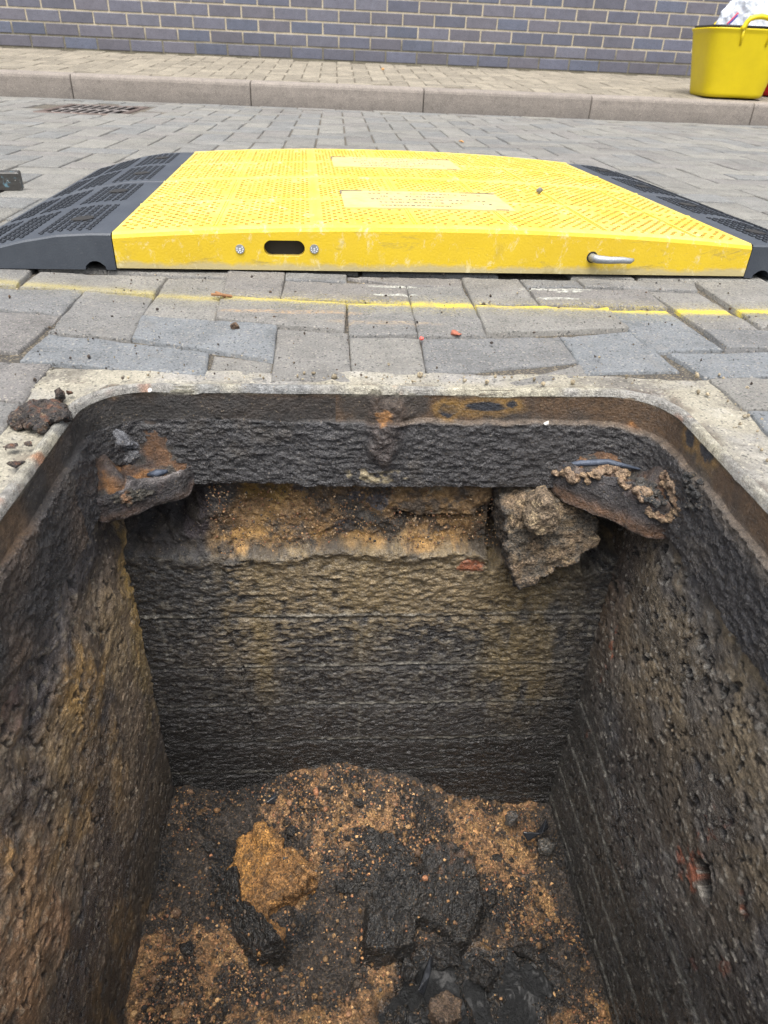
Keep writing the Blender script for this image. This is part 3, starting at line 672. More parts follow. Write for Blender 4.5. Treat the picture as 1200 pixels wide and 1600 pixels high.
# ------------------------------------------------------------------ rocks, clods and grains
_tmp = []
def lump(name, pts, faces, mat, colfn, vox=.002, disp=.003, fsc=60, seed=1, wet=.2, parent=None, disp2=.001, fsc2=250, smooth_it=0):
    "closed shape -> voxel remesh -> noise displacement"
    me = bpy.data.meshes.new('t'); me.from_pydata([tuple(map(float, p)) for p in pts], [], [list(map(int, f)) for f in faces]); me.update()
    import bmesh
    bm = bmesh.new(); bm.from_mesh(me); bmesh.ops.recalc_face_normals(bm, faces=bm.faces); bm.to_mesh(me); bm.free()
    o = bpy.data.objects.new('t', me); C.objects.link(o)
    md = o.modifiers.new('r', 'REMESH'); md.mode = 'VOXEL'; md.voxel_size = vox
    if smooth_it: sm = o.modifiers.new('s', 'SMOOTH'); sm.iterations = smooth_it; sm.factor = .5
    dg = bpy.context.evaluated_depsgraph_get(); ev = o.evaluated_get(dg); m2 = bpy.data.meshes.new_from_object(ev)
    bpy.data.objects.remove(o); n = len(m2.vertices); V = np.zeros(n*3, np.float32); m2.vertices.foreach_get('co', V); V = V.reshape(-1, 3).astype(float)
    N = np.zeros(n*3, np.float32); m2.vertex_normals.foreach_get('vector', N) if hasattr(m2, 'vertex_normals') else m2.vertices.foreach_get('normal', N); N = N.reshape(-1, 3)
    V = V+N*(fbm(V, fsc, 4, seed, gain=.55)*disp*2+fbm(V, fsc2, 3, seed+5)*disp2*2)[:, None]
    m2.vertices.foreach_set('co', V.astype(np.float32).ravel())
    a = m2.color_attributes.new('Col', 'FLOAT_COLOR', 'POINT'); c4 = np.ones((n, 4), np.float32); c4[:, :3] = colfn(V, N); a.data.foreach_set('color', c4.ravel())
    a = m2.attributes.new('Wet', 'FLOAT', 'POINT'); a.data.foreach_set('value', np.full(n, wet, np.float32)); m2.update()
    return link(name, m2, mat, parent, True)
def prism(poly, up, thick, inset=.0):
    "poly: list of 3D points (one face), extruded by vector up*thick"
    P = np.array(poly, float); up = np.array(up, float)*thick; c = P.mean(0); Q = P+up; Q = Q+(c+up-Q)*inset; n = len(P)
    return np.concatenate([P, Q]), [list(range(n))[::-1], list(range(n, 2*n))]+[[i, (i+1) % n, n+(i+1) % n, n+i] for i in range(n)]
def two_tone(c1, c2, sc=40, seed=2, k=.5, c3=None):
    def f(V, N):
        col = np.zeros(V.shape)+np.array(c1); col = lay(col, c2, ss(-.1, .35, fbm(V, sc, 4, seed))*k)
        if c3: col = lay(col, c3, ss(.1, .4, fbm(V, sc*2.5, 4, seed+3))*.8)
        return col
    return f
ICO_T = (1+5**.5)/2
ICO_V = np.array([(-1, ICO_T, 0), (1, ICO_T, 0), (-1, -ICO_T, 0), (1, -ICO_T, 0), (0, -1, ICO_T), (0, 1, ICO_T), (0, -1, -ICO_T), (0, 1, -ICO_T), (ICO_T, 0, -1), (ICO_T, 0, 1), (-ICO_T, 0, -1), (-ICO_T, 0, 1)])/1.9
ICO_F = np.array([(0, 11, 5), (0, 5, 1), (0, 1, 7), (0, 7, 10), (0, 10, 11), (1, 5, 9), (5, 11, 4), (11, 10, 2), (10, 7, 6), (7, 1, 8), (3, 9, 4), (3, 4, 2), (3, 2, 6), (3, 6, 8), (3, 8, 9), (4, 9, 5), (2, 4, 11), (6, 2, 10), (8, 6, 7), (9, 8, 1)])
def grains(name, P, R, cols, mat, label=None, cat=None, seed=9, wet=.1, parent=None, kind='stuff'):
    g = np.random.default_rng(seed); n = len(P)
    V = ICO_V[None]*(1+g.uniform(-.28, .28, (n, 12, 3)))*np.asarray(R)[:, None, None]*g.uniform(.6, 1.2, (n, 1, 3))+P[:, None]
    F = ICO_F[None]+(np.arange(n)*12)[:, None, None]
    o = link(name, npmesh(V.reshape(-1, 3), F.reshape(-1, 3), col=np.repeat(cols, 12, 0), wet=np.full(n*12, wet)), mat, parent, False)
    if label or kind: tag(o, label, cat, None, kind)
    return o

# floor of the pit
def floor_h(x, y):
    P = p3(x, y)
    base = -.612-.095*(x-.04)+.05*(y-.45)*0
    arch = ss(1.15, .25, np.sqrt(((x-.035)/.155)**2+((y-.60)/.17)**2)); base = base+arch*.066
    base = base-.03*ss(.35, .1, y)
    base = base+fbm(P, 9, 3, 700)*.014+fbm(P, 34, 4, 701, gain=.6)*.017+fbm(P, 110, 4, 702, gain=.65)*.0055
    return base
def in_sheet(x, y):      # dark slick area at lower right
    return ss(1.15, .8, blob(x, y, .135, .33, .115, .085, 710, .5))
def pit_floor():
    xs = np.linspace(XL-.03, XR+.03, 560); ys = np.linspace(-.03, YB+.03, 640); x, y = np.meshgrid(xs, ys, indexing='ij'); P = p3(x, y)
    z = floor_h(x, y); sh = in_sheet(x, y)
    fold = fbm(p3(x+fbm(P, 12, 2, 711)*.02, y), (40, 22, 1), 4, 712, ridged=True)
    z = z*(1-sh)+(-.626-.08*(x-.04)+fold*.012+fbm(P, 20, 3, 713)*.008)*sh
    col = np.zeros(P.shape)+np.array([.036, .030, .026])
    o = ss(-.05, .16, fbm(P, 16, 4, 720)-.08+.45*fbm(P, 70, 4, 724, gain=.65)+.4*ss(.0, -.16, x)*ss(.55, .3, y)+.35*ss(1.2, .3, np.sqrt(((x-.035)/.16)**2+((y-.60)/.13)**2))-.25*ss(.12, .25, x)*ss(.5, .3, y))
    col = lay(col, (.25, .14, .065), o*.95)
    col = lay(col, (.32, .19, .08), o*ss(.1, .4, fbm(P, 60, 4, 721)))
    col = lay(col, (.011, .011, .012), ss(.08, .24, fbm(P, 22, 5, 723, gain=.6))*.95)
    col = lay(col, (.010, .011, .012), sh)
    wet = .25+.3*ss(.1, .3, fbm(P, 22, 4, 723))+.9*sh
    V = np.stack([x, y, z], -1).reshape(-1, 3)
    col = np.where(col[..., :1] > .03, col*1.35, col)*(1+.6*fbm(P, 190, 3, 725, gain=.7))[..., None]; col = np.clip(col, .006, .9)
    return npmesh(V, gridF(*x.shape), col=col.reshape(-1, 3), wet=np.clip(wet, 0, 1).ravel())
tag(link('soil', pit_floor(), M_soil, None, True), 'dark wet soil and silt with ochre crust over the bottom of the pit', 'soil', kind='stuff')
g = np.random.default_rng(21)
def sheet():
    xs = np.linspace(.0, .285, 300); ys = np.linspace(.20, .43, 260); x, y = np.meshgrid(xs, ys, indexing='ij'); P = p3(x, y)
    wv = np.stack([fbm(P, 14, 2, 900), fbm(P, 14, 2, 901)], -1)*.03; Q = p3(x+wv[..., 0], y+wv[..., 1])
    fold = fbm(Q, (30, 18, 1), 2, 902, ridged=True)*.5+fbm(Q, (24, 20, 1), 4, 903)*.9
    z = -.624-.09*(x-.04)+fold*.010+fbm(P, 9, 2, 904)*.010+fbm(P, 90, 3, 906)*.0012
    m_ = in_sheet(x, y)+fbm(P, 30, 4, 905)*.55
    z = z-.03*ss(.75, .4, m_)
    F = gridF(*x.shape); k = (m_ > .42).ravel(); F = F[k[F].all(1)]
    return npmesh(np.stack([x, y, z], -1).reshape(-1, 3), F, col=np.tile([.012, .012, .013], (x.size, 1)), wet=np.full(x.size, 1.0))
M_sheet = NT('wet_black_sheet'); M_sheet.base((.010, .011, .012)); M_sheet.rough(M_sheet.rng(M_sheet.noise(70, 4), .3, .7, .25, .6)); M_sheet.bump(M_sheet.noise(260, 6, .7), .0035, 1.0); M_sheet.b.inputs['Coat Weight'].default_value = .12; M_sheet.b.inputs['Coat Roughness'].default_value = .2; M_sheet = M_sheet.m
tag(link('plastic_sheet', sheet(), M_sheet, None, True), 'crumpled wet black plastic sheet at the lower right of the pit floor', 'plastic sheet')
# grit stuck in the broken bedding above the top course
pal = np.array([(.26, .14, .06), (.36, .22, .10), (.16, .085, .045), (.10, .075, .055), (.42, .30, .18), (.045, .04, .035), (.22, .10, .05)])
n = 4200; x = g.uniform(-.13, .27, n); z = g.uniform(-.190, -.098, n); R = .0005+.0012*g.random(n)**4
o = grains('embedded_grit', np.column_stack([x, np.full(n, YB+.012)-fbm(p3(x, z), 22, 5, 60, gain=.6)*.014, z]), R, pal[g.integers(0, 7, n)]*g.uniform(.5, 1.1, (n, 1)), M_grain, parent=pit); 

def pxpoly(pts, z): return [at(a, b, 2, z) for a, b in pts]
dk = two_tone((.009, .009, .0095), (.020, .018, .016), 50, 3, .6)
dko = two_tone((.022, .021, .021), (.045, .04, .035), 50, 4, .8, (.11, .06, .035))
def chunk(name, label, cat, px, zc, th, colfn, group=None, tilt=None, seed=1, wet=.6, disp=.0028, mat=None, vox=.0022, inset=.1, d2=(.0014, 200)):
    P = np.array(pxpoly(px, zc)); c = P.mean(0)
    if tilt is not None: P[:, 2] += tilt[0]*(P[:, 0]-c[0])+tilt[1]*(P[:, 1]-c[1])
    V, F = prism(P, (0, 0, -1), th, -inset)
    o = lump(name, V, F, mat or (M_tar if name == 'asphalt_slab' else M_soil), colfn, vox, .0026 if name == 'asphalt_slab' else disp, 80 if name == 'asphalt_slab' else 55, seed, wet, disp2=d2[0], fsc2=d2[1])
    return tag(o, label, cat, group)
G = 'broken black slabs lying on the soil at the bottom of the pit'
chunk('asphalt_slab', 'black tarry slab with a ragged edge lying below the middle of the soil mound', 'slab', [(518, 1305), (560, 1300), (612, 1318), (640, 1345), (655, 1372), (628, 1392), (590, 1388), (548, 1368), (520, 1350)], -.571, .05, dk, G, (.35, .6), 11)
chunk('asphalt_slab', 'broad black slab with a notched lower edge nearest the wet black sheet', 'slab', [(575, 1420), (620, 1392), (660, 1375), (745, 1372), (757, 1405), (735, 1450), (718, 1462), (690, 1440), (652, 1432), (645, 1470), (600, 1482), (572, 1478)], -.581, .055, dk, G, (-.25, .5), 12)
chunk('asphalt_slab', 'smaller black slab dusted with brown grit right of the mound', 'slab', [(665, 1330), (700, 1322), (740, 1330), (745, 1352), (730, 1372), (672, 1370), (655, 1350)], -.582, .04, dko, G, (-.45, .5), 13)
chunk('asphalt_slab', 'thick black slab standing on edge under the yellow clay lump', 'slab', [(312, 1392), (340, 1368), (372, 1362), (378, 1410), (412, 1440), (442, 1478), (395, 1484), (350, 1440)], -.565, .06, dk, G, (.9, .6), 14)
cl = two_tone((.30, .155, .055), (.48, .245, .07), 45, 5, 1.0, (.14, .085, .045))
chunk('clay_lump', 'crumbly yellow brown clay lump on the left of the pit floor', 'clay lump', [(362, 1345), (378, 1312), (410, 1298), (432, 1310), (440, 1335), (478, 1345), (490, 1375), (462, 1392), (440, 1395), (420, 1420), (440, 1448), (430, 1470), (405, 1480), (385, 1455), (378, 1420), (362, 1380)], -.560, .05, cl, None, (.25, .3), 15, .05, .006, inset=.1, d2=(.0034, 120))
chunk('stone', 'rusty brown stone at the bottom edge among the wet black folds', 'stone', [(675, 1560), (700, 1548), (722, 1562), (718, 1590), (690, 1596), (672, 1580)], -.585, .02, two_tone((.10, .07, .05), (.17, .11, .07)), None, None, 16, .3, .002, inset=.05)
chunk('stone', 'grey rounded stone by the foot of the right wall, below the black shard', 'stone', [(842, 1312), (856, 1308), (866, 1318), (860, 1330), (844, 1328)], -.615, .012, two_tone((.10, .10, .095), (.16, .15, .13)), None, None, 17, .3, .001, vox=.0014, inset=.05)
chunk('stone', 'small dark grey stone on the grit right of the mound, nearest the end wall', 'stone', [(792, 1268), (806, 1264), (812, 1274), (802, 1284), (792, 1280)], -.60, .012, two_tone((.07, .07, .07), (.12, .11, .10)), None, None, 18, .3, .001, vox=.0014, inset=.05)
_r = np.random.default_rng(77)
_lab = ['black clod in the gap between the two big slabs, left end', 'small black clod in the notch between the two big slabs', 'black clod just right of the broad notched slab', 'largest black clod below the broad slab, by the folded sheet',
 'black clod at the top edge of the folded black sheet', 'small black clod at the crest side of the mound, above the ragged slab', 'black clod right below the yellow clay lump', 'small black clod touching the right edge of the clay lump',
 'black clod near the right wall at the lower right of the pit floor', 'black clod at the left edge of the folded black sheet', 'lone black clod on the orange silt below the clay lump', 'lone black clod at the lower left of the pit floor', 'tiny black clod on the grit right of the mound', 'tiny black clod on the silt left of the clay lump']
_li = iter(_lab)
for (a_, b_, r_) in ((545, 1400, .014), (610, 1405, .010), (770, 1400, .009), (700, 1490, .016), (760, 1520, .012), (560, 1300, .008), (470, 1400, .011), (455, 1330, .009), (820, 1480, .011), (640, 1520, .013), (400, 1520, .008), (300, 1500, .009), (780, 1330, .007), (330, 1340, .008)):
    c_ = at(a_, b_, 2, -.615); V_ = ICO_V*r_*_r.uniform(.7, 1.3, (1, 3))*np.array([1.2, 1, .6]); V_ = V_+_r.normal(0, r_*.25, V_.shape)+c_+np.array([0, 0, float(floor_h(np.array([c_[0]]), np.array([c_[1]]))[0])-c_[2]+r_*.15])
    o = lump('tar_clod', V_, ICO_F, M_tar, dk, .0016, .0016, 90, int(a_), .55, disp2=.001, fsc2=260)
    tag(o, next(_li), 'clod', 'small black clods on the pit floor')
M_shard = mat_plain('wet_black_plastic', (.02, .022, .026), .18, .001, 60)
def shard(pxs, zc, label, kind='plastic_shard'):
    P = np.array(pxpoly(pxs, zc)); P[::2, 2] += .010; V, F = prism(P, (0, 0, -1), .0025)
    return tag(lump(kind, V, F, M_shard, two_tone((.02, .02, .02), (.03, .03, .03)), .0012, .0004, 60, 5, .9, disp2=0), label, 'scrap')
shard([(415, 1262), (430, 1240), (455, 1215), (462, 1218), (452, 1240), (436, 1256)], -.575, 'bent shiny black strip of plastic at the foot of the end wall, left side')
shard([(815, 1306), (838, 1300), (852, 1284), (858, 1292), (846, 1308), (824, 1314)], -.61, 'glossy black shard in the corner by the right wall')
shard([(652, 1555), (660, 1520), (672, 1498), (678, 1502), (672, 1530), (662, 1556)], -.595, 'thin shiny black strip standing in the wet black sheet')

from mathutils.bvhtree import BVHTree
_vs, _fs, _k = [], [], 0
for o in [q for q in bpy.data.objects if q.name.split('.')[0] in ('soil', 'asphalt_slab', 'clay_lump', 'stone')]:
    me = o.data; n_ = len(me.vertices); co = np.zeros(n_*3, np.float32); me.vertices.foreach_get('co', co); _vs += co.reshape(-1, 3).tolist()
    for p_ in me.polygons: _fs.append([v+_k for v in p_.vertices])
    _k += n_
bvh = BVHTree.FromPolygons(_vs, _fs)
def top_z(x, y): 
    h_ = bvh.ray_cast(Vector((x, y, -.3)), Vector((0, 0, -1)))
    return h_[0].z if h_[0] else -.65
n = 26000
x = g.uniform(XL+.002, XR-.002, n); y = g.uniform(.24, YB-.002, n); sh = in_sheet(x, y); dens = fbm(p3(x, y), 16, 4, 720)+.45*ss(.0, -.16, x)*ss(.55, .3, y)+.4*ss(1.2, .3, np.sqrt(((x-.035)/.16)**2+((y-.60)/.13)**2))
keep = (sh < .3) & (dens+g.uniform(-.3, .3, n) > -.02) | (g.uniform(0, 1, n) < .05); x, y = x[keep], y[keep]; n = len(x)
R = .0007+.0017*g.random(n)**4+.0045*(g.random(n) > .992)*g.random(n)
z = np.array([top_z(a_, b_) for a_, b_ in zip(x, y)]); onslab = z > floor_h(x, y)+.010; kp = ~onslab | (g.random(n) < .14); x, y, z, R = x[kp], y[kp], z[kp], R[kp]; n = len(x)
pal = np.array([(.26, .14, .06), (.36, .22, .10), (.16, .085, .045), (.10, .075, .055), (.20, .12, .055), (.03, .028, .026), (.22, .10, .05), (.12, .07, .04)])
m2 = 1500; x2 = g.uniform(XL+.004, XR-.004, m2); y2 = g.uniform(.24, YB-.004, m2); d2 = fbm(p3(x2, y2), 16, 4, 720)+.4*ss(.0, -.16, x2)*ss(.55, .3, y2)+.3*ss(1.2, .3, np.sqrt(((x2-.035)/.16)**2+((y2-.60)/.13)**2)); k2 = (d2+g.uniform(-.3, .3, m2) > -.1) & (in_sheet(x2, y2) < .3); x2, y2 = x2[k2], y2[k2]
r2 = g.uniform(.0018, .0045, len(x2)); z2 = np.array([top_z(a_, b_) for a_, b_ in zip(x2, y2)]); k2 = z2 < floor_h(x2, y2)+.012; x2, y2, z2, r2 = x2[k2], y2[k2], z2[k2], r2[k2]
cc = np.array([(.22, .125, .055), (.30, .17, .07), (.13, .08, .045), (.035, .03, .027), (.022, .021, .02), (.17, .10, .05)])[g.integers(0, 6, len(x2))]
o = grains('soil_crumbs', np.column_stack([x2, y2, z2+r2*.1]), r2, cc*g.uniform(.7, 1.25, (len(x2), 1)), M_soil, 'dark and orange soil crumbs lying over the bottom of the pit', 'soil crumbs', seed=31)
o.data.polygons.foreach_set('use_smooth', [True]*len(o.data.polygons))
tag(grains('gravel', np.column_stack([x, y, z+R*.3]), R, pal[g.integers(0, 8, n)]*g.uniform(.6, 1.7, (n, 1)), M_grain), 'orange and brown grit scattered over the soil at the bottom of the pit', 'grit', kind='stuff')
# the concrete brick hanging out of the broken end wall
def hc(V, N):
    c = two_tone((.10, .085, .065), (.20, .14, .085), 55, 6, .9, (.26, .19, .11))(V, N)
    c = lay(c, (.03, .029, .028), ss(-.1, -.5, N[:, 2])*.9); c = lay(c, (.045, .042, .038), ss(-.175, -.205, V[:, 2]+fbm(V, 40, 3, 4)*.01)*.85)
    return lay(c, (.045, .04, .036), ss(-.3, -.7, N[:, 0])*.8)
def vpoly(pts, y): return [at(a, b, 1, y) for a, b in pts]
Vp, Fp = prism(vpoly([(791, 806), (845, 794), (903, 802), (938, 822), (934, 858), (880, 886), (808, 914), (792, 860)], .556), (0, 1, 0), .07, -.05)
Vp[:8, 1] += np.array([.012, .02, .02, .016, .004, -.004, -.008, .006])
tag(lump('loose_brick', Vp, Fp, M_soil, hc, .0021, .0035, 45, 31, .1, disp2=.0022, fsc2=170), 'loose mortar-caked brick hanging out of the end wall under the right corner of the frame', 'brick')
Vp, Fp = prism(vpoly([(828, 812), (850, 786), (864, 785), (870, 798), (880, 816), (866, 832), (838, 838), (826, 828)], .545), (0, 1, 0), .03, -.1)
tag(lump('mortar_lump', Vp, Fp, M_soil, two_tone((.20, .15, .10), (.30, .23, .14), 90, 8, 1), .0018, .0025, 60, 33, .05, disp2=.0015, fsc2=200), 'pale gritty mortar lump resting on top of the loose brick', 'mortar lump')
n = 1500; xx = g.uniform(.185, .285, n); zz = g.uniform(-.235, -.125, n); 
# tan clay crumbs on the right corner seat
def clod(name, px, pl, r, colfn, label=None, cat=None, group=None, seed=1, sq=.8, mat=None, wet=.1, zoff=0, parent=None):
    c = at(*px, *pl); V = ICO_V*r*np.array([1.1, 1, sq])+c+np.array([0, 0, zoff]); rr = np.random.default_rng(seed); V = V+rr.normal(0, r*.22, V.shape)
    o = lump(name, V, ICO_F, mat or M_soil, colfn, max(r/7, .0007), r*.16, .9/r, seed, wet, parent, disp2=r*.05, fsc2=4/r)
    return tag(o, label, cat, group) if label else o
tan = two_tone((.27, .19, .125), (.36, .25, .15), 80, 9, 1, (.16, .09, .05))
seat = [o for o in bpy.data.objects if o.name.startswith('corner_seat')]
from mathutils.bvhtree import BVHTree
_vs, _fs, _k = [], [], 0
for o in [q for q in bpy.data.objects if q.name.split('.')[0] in ('corner_seat', 'frame_skirt')]:
    me = o.data; n_ = len(me.vertices); co = np.zeros(n_*3, np.float32); me.vertices.foreach_get('co', co); _vs += co.reshape(-1, 3).tolist()
    for p_ in me.polygons: _fs.append([v+_k for v in p_.vertices])
    _k += n_
bvh_f = BVHTree.FromPolygons(_vs, _fs)
def on_frame(px, py, z):
    "where a crumb seen at this pixel rests on the iron (falls back to the level z)"
    d = Vector(FW+RT*(px-600)/_f-UP*(py-800)/_f); h_ = bvh_f.ray_cast(Vector((0, 0, _h)), d)
    return np.array(h_[0]) if h_[0] else at(px, py, 2, z)
def cluster(name, items, colfn, mat=None, wet=.1, label=None, cat=None, group=None, seed=1, vox=.0009, disp=.0014, fsc=140, parent=None):
    "many overlapping lumps fused into one crumbly body; items: (px, py, z, r)"
    rr = np.random.default_rng(seed); Vs = []; Fs = []; k = 0
    for (a_, b_, z_, r_) in items:
        V = ICO_V*r_*rr.uniform(.75, 1.25, (1, 3))*np.array([1.1, 1.1, .75]); V = V+rr.normal(0, r_*.14, V.shape)+(at(a_, b_, 2, z_) if z_ > 0 else on_frame(a_, b_, z_))
        Vs.append(V); Fs += (ICO_F+k).tolist(); k += 12
    o = lump(name, np.concatenate(Vs), Fs, mat or M_clay, colfn, vox, disp, fsc, seed, wet, parent, disp2=.0007, fsc2=420)
    return tag(o, label, cat, group) if label else o
def strew(path, n, r0, r1, z, spread, seed):
    rr = np.random.default_rng(seed); P_ = np.array(path, float); out = []
    L_ = np.concatenate([[0], np.cumsum(np.linalg.norm(np.diff(P_, axis=0), axis=1))])
    for k in range(n):
        t = rr.random()*L_[-1]; out.append((np.interp(t, L_, P_[:, 0])+rr.normal(0, spread), np.interp(t, L_, P_[:, 1])+rr.normal(0, spread*.6), z+rr.normal(0, .0012), rr.uniform(r0, r1)))
    return out
cluster('clay_ridge', strew([(872, 738), (905, 745), (940, 738), (957, 728), (975, 748), (1000, 765), (1006, 785)], 60, .0022, .0058, -.0625, 6, 3), tan, label='cracked ridge of tan clay lying along the right corner of the frame', cat='clay')
cluster('clay_ridge', strew([(1010, 790), (1020, 805), (1040, 812), (1058, 805), (1050, 770), (1035, 735)], 60, .0018, .0036, -.066, 4, 4), tan, label='low rust-stained clay rim round the outer pocket of the right frame corner', cat='clay')
blk = two_tone((.040, .040, .040), (.085, .082, .075), 90, 12, 1)
cluster('black_grit_heap', strew([(1000, 750), (1015, 770), (1028, 785)], 40, .002, .0045, -.064, 8, 5), blk, label='heap of black crumbs caught in the right corner of the frame', cat='grit heap')
cluster('black_grit_heap', strew([(1075, 740), (1090, 770), (1085, 800)], 44, .0012, .0038, -.06, 9, 8), blk, label='black crumbs stuck to the right side of the frame beside the rusty corner', cat='grit heap')
cluster('grit_heap', strew([(232, 770), (205, 778), (180, 782)][::-1], 30, .002, .004, -.072, 7, 6), two_tone((.07, .065, .055), (.22, .11, .05), 90, 15, 1), label='dark and orange crumbs lying in the rusty left pocket of the frame', cat='grit heap')
M_blue = mat_plain('bare_blue_steel', (.06, .075, .105), .55, .002, 160, .35)
def bar(pts, r, name='wedge_bar', flat=.5):
    mb = MB(); mb.tube(pts, r, 10); return mb.build(name, M_blue, frame, True)
bar([on_frame(*q, -.06) for q in ((880, 728), (905, 724), (950, 722), (1000, 733))], [.0012, .0034, .0034, .0010])
bar([on_frame(*q, -.06) for q in ((230, 742), (245, 740), (262, 736))], [.0015, .0042, .0015])
for k, (a, b, r, z) in enumerate([(196, 694, .009, -.035), (206, 712, .008, -.045), (186, 680, .006, -.03)]):
    clod('sludge_lump', (a, b), (2, z), r, two_tone((.05, .05, .055), (.12, .125, .14), 120, 13, 1), ['bluish grey sludge lump stuck above the rib of the left corner seat', 'lower wet grey sludge lump between the two left pockets', 'small upper sludge lump in the back left corner of the frame'][k], 'sludge lump', 'sludge lumps in the left corner', 70+k, .9, mat=M_iron, wet=.9)

# ------------------------------------------------------------------ dirt and small things on the paving by the frame
dirt = two_tone((.035, .03, .028), (.07, .05, .04), 90, 14, 1, (.14, .06, .03))
cluster('dirt_clod', strew([(40, 648), (60, 640), (85, 632), (90, 650), (60, 655)], 60, .003, .0085, .004, 7, 7), dirt, label='largest dark crumbly dirt clod on the pale concrete left of the frame', cat='dirt clod', group='dirt clods on the concrete left of the frame', vox=.0012, mat=M_clay)
for k, (a, b, r, sq, lab) in enumerate([(28, 658, .008, .6, 'brown crumb at the left end of the big dirt clod'), (50, 664, .008, .5, 'brown crumb in front of the big dirt clod'),
      (66, 668, .006, .5, 'brown crumb tucked under the right of the big dirt clod'), (93, 618, .0045, 1.8, 'upright stub of dirt behind the big clod beside the rim'), (107, 612, .003, .8, 'tiny dirt crumb right of the upright stub'), (18, 697, .007, .4, 'flat dirt crumb on the concrete below the big clod, leftmost'), (44, 694, .0035, .6, 'small dirt crumb right of the flat one'), (25, 724, .006, .4, 'dull brown dirt crumb nearest the camera on the left concrete')]):
    clod('dirt_clod', (a, b), (2, .003), r, dirt, lab, 'dirt clod', 'dirt clods on the concrete left of the frame', 80+k, sq)
_leaf = []
M_white = mat_plain('white_stone', (.5, .49, .46), .6, .0005, 300)
clod('white_pebble', (234, 611), (2, .003), .0026, dirt, 'white pebble on the rim at the back left corner', 'pebble', None, 91, .8, mat=M_white)
clod('white_pebble', (853, 662), (1, YB-.006), .0028, dirt, 'white pebble lodged on the ledge of the back of the frame', 'pebble', None, 92, .8, mat=M_white)
M_red = mat_plain('dry_red_leaf', (.30, .10, .06), .7); M_pink = mat_plain('red_berry', (.65, .10, .08), .5); M_twig = mat_plain('dry_twig', (.26, .13, .06), .8)
M_leaf = mat_plain('orange_leaf', (.45, .22, .06), .7)
for (a_, b_, z_, l_) in ((116, 77, .19, 'tiny orange leaf at the foot of the brick wall, far left'), (722, 221, .003, 'small ochre leaf on the road between the boards and the kerb'), (598, 108, .17, 'tiny orange leaf at the foot of the brick wall near its middle')):
    _leaf.append((a_, b_, z_, l_))
clod('moss_ball', (366, 510), (2, .003), .005, two_tone((.10, .06, .035), (.06, .035, .02)), 'small brown burr on the grey block left of centre', 'burr', None, 93, .8)
clod('red_berry', (658, 529), (2, .002), .0028, dirt, 'tiny red berry in the block joint near the centre', 'berry', None, 94, .9, mat=M_pink)
clod('dry_leaf', (714, 521), (2, .0), .007, dirt, 'crumpled dark red leaf in the joint under the yellow paint', 'leaf', None, 95, .3, mat=M_red)
mb = MB()
for (a, b, c_, d_) in ((331, 460, 362, 463), (338, 457, 352, 464)): mb.tube([at(a, b, 2, .004), at((a+c_)/2, (b+d_)/2-1, 2, .007), at(c_, d_, 2, .003)], .0018, 6)
tag(mb.build('twig', M_twig), 'short brown twig lying on the faded yellow paint', 'twig')
n = 420; xx = g.uniform(-.40, .55, n); yy = g.uniform(.595, 1.0, n); keep = ~((xx > XL-.01) & (xx < XR+.01) & (yy < YB+.012)); xx, yy = xx[keep], yy[keep]; n = len(xx)
R = .0006+.0016*g.random(n)**4
pal2 = np.array([(.05, .035, .03), (.10, .06, .04), (.40, .33, .22), (.16, .13, .1), (.03, .03, .03)])
tag(grains('paving_grit', np.column_stack([xx, yy, np.full(n, .0015)]), R, pal2[g.integers(0, 5, n)], M_soil, seed=4), 'loose dark and sandy grit scattered on the paving by the frame', 'grit', kind='stuff')
n = 120; u_ = g.random(n)*.5-.2; xx = np.where(g.random(n) < .6, u_, .34+.06*g.random(n)); yy = np.where(xx < .3, YB+.02+.02*g.random(n), .45+.2*g.random(n)); R = .0008+.0022*g.random(n)**3
tag(grains('mortar_crumbs', np.column_stack([xx, yy, np.full(n, .000)]), R, pal2[[2]*n]*g.uniform(.6, 1.2, (n, 1)), M_mortar, seed=6), 'pale mortar crumbs lying along the concrete round the frame', 'crumbs', kind='stuff')

for (a_, b_, z_, l_) in _leaf:
    clod('fallen_leaf', (a_, b_), (2, z_), .011, dirt, l_, 'leaf', 'fallen leaves', int(a_), .35, mat=M_leaf)

# ------------------------------------------------------------------ kerb, pavement, gully
KX0, KY = -1.359, 4.298
for i in range(-4, 7):
    x0 = KX0+.915*i; x0e = x0+.002; x1e = x0+.913; n1, n2 = 60, 16
    prof = [(0, -.08), (0, .002), (0, .05), (.002, .088), (.005, .098), (.010, .104), (.018, .1075), (.06, .1095), (.123, .1115), (.125, .109), (.125, -.08)]
    V = []; 
    xs_ = np.concatenate([[0, .003, .008], np.linspace(.02, .893, 30), [.903, .908, .911]])+x0e
    for k, xx_ in enumerate(xs_):
        e = min(k, len(xs_)-1-k); ins = (.004, .001, 0)[e] if e < 3 else 0
        for (a, b) in prof:
            p = np.array([[xx_, a*3, b*3]]); nz = float(fbm(p, 6, 2, 800)[0])*.0012
            V.append((xx_, KY+a+ins+nz, b-ins*.6+nz))
    V = np.array(V); np_ = len(prof); F = gridF(len(xs_), np_)
    caps = [list(range(np_)), list(range((len(xs_)-1)*np_, len(xs_)*np_))[::-1]]
    gz = V[:, 2]; col = np.zeros(V.shape)+np.array([.27, .238, .208])*(1+.06*math.sin(i*2.3)); col = lay(col, (.20, .18, .16), ss(.022, .0, gz)*.6)
    me = bpy.data.meshes.new('m'); me.from_pydata(V.tolist(), [], [tuple(int(t) for t in f) for f in F]+caps); 
    a = me.color_attributes.new('Col', 'FLOAT_COLOR', 'POINT'); c4 = np.ones((len(V), 4), np.float32); c4[:, :3] = col; a.data.foreach_set('color', c4.ravel())
    tag(link('kerb', me, M_kerb), None, None, None, 'structure')
WY, WZ = 5.989, .197
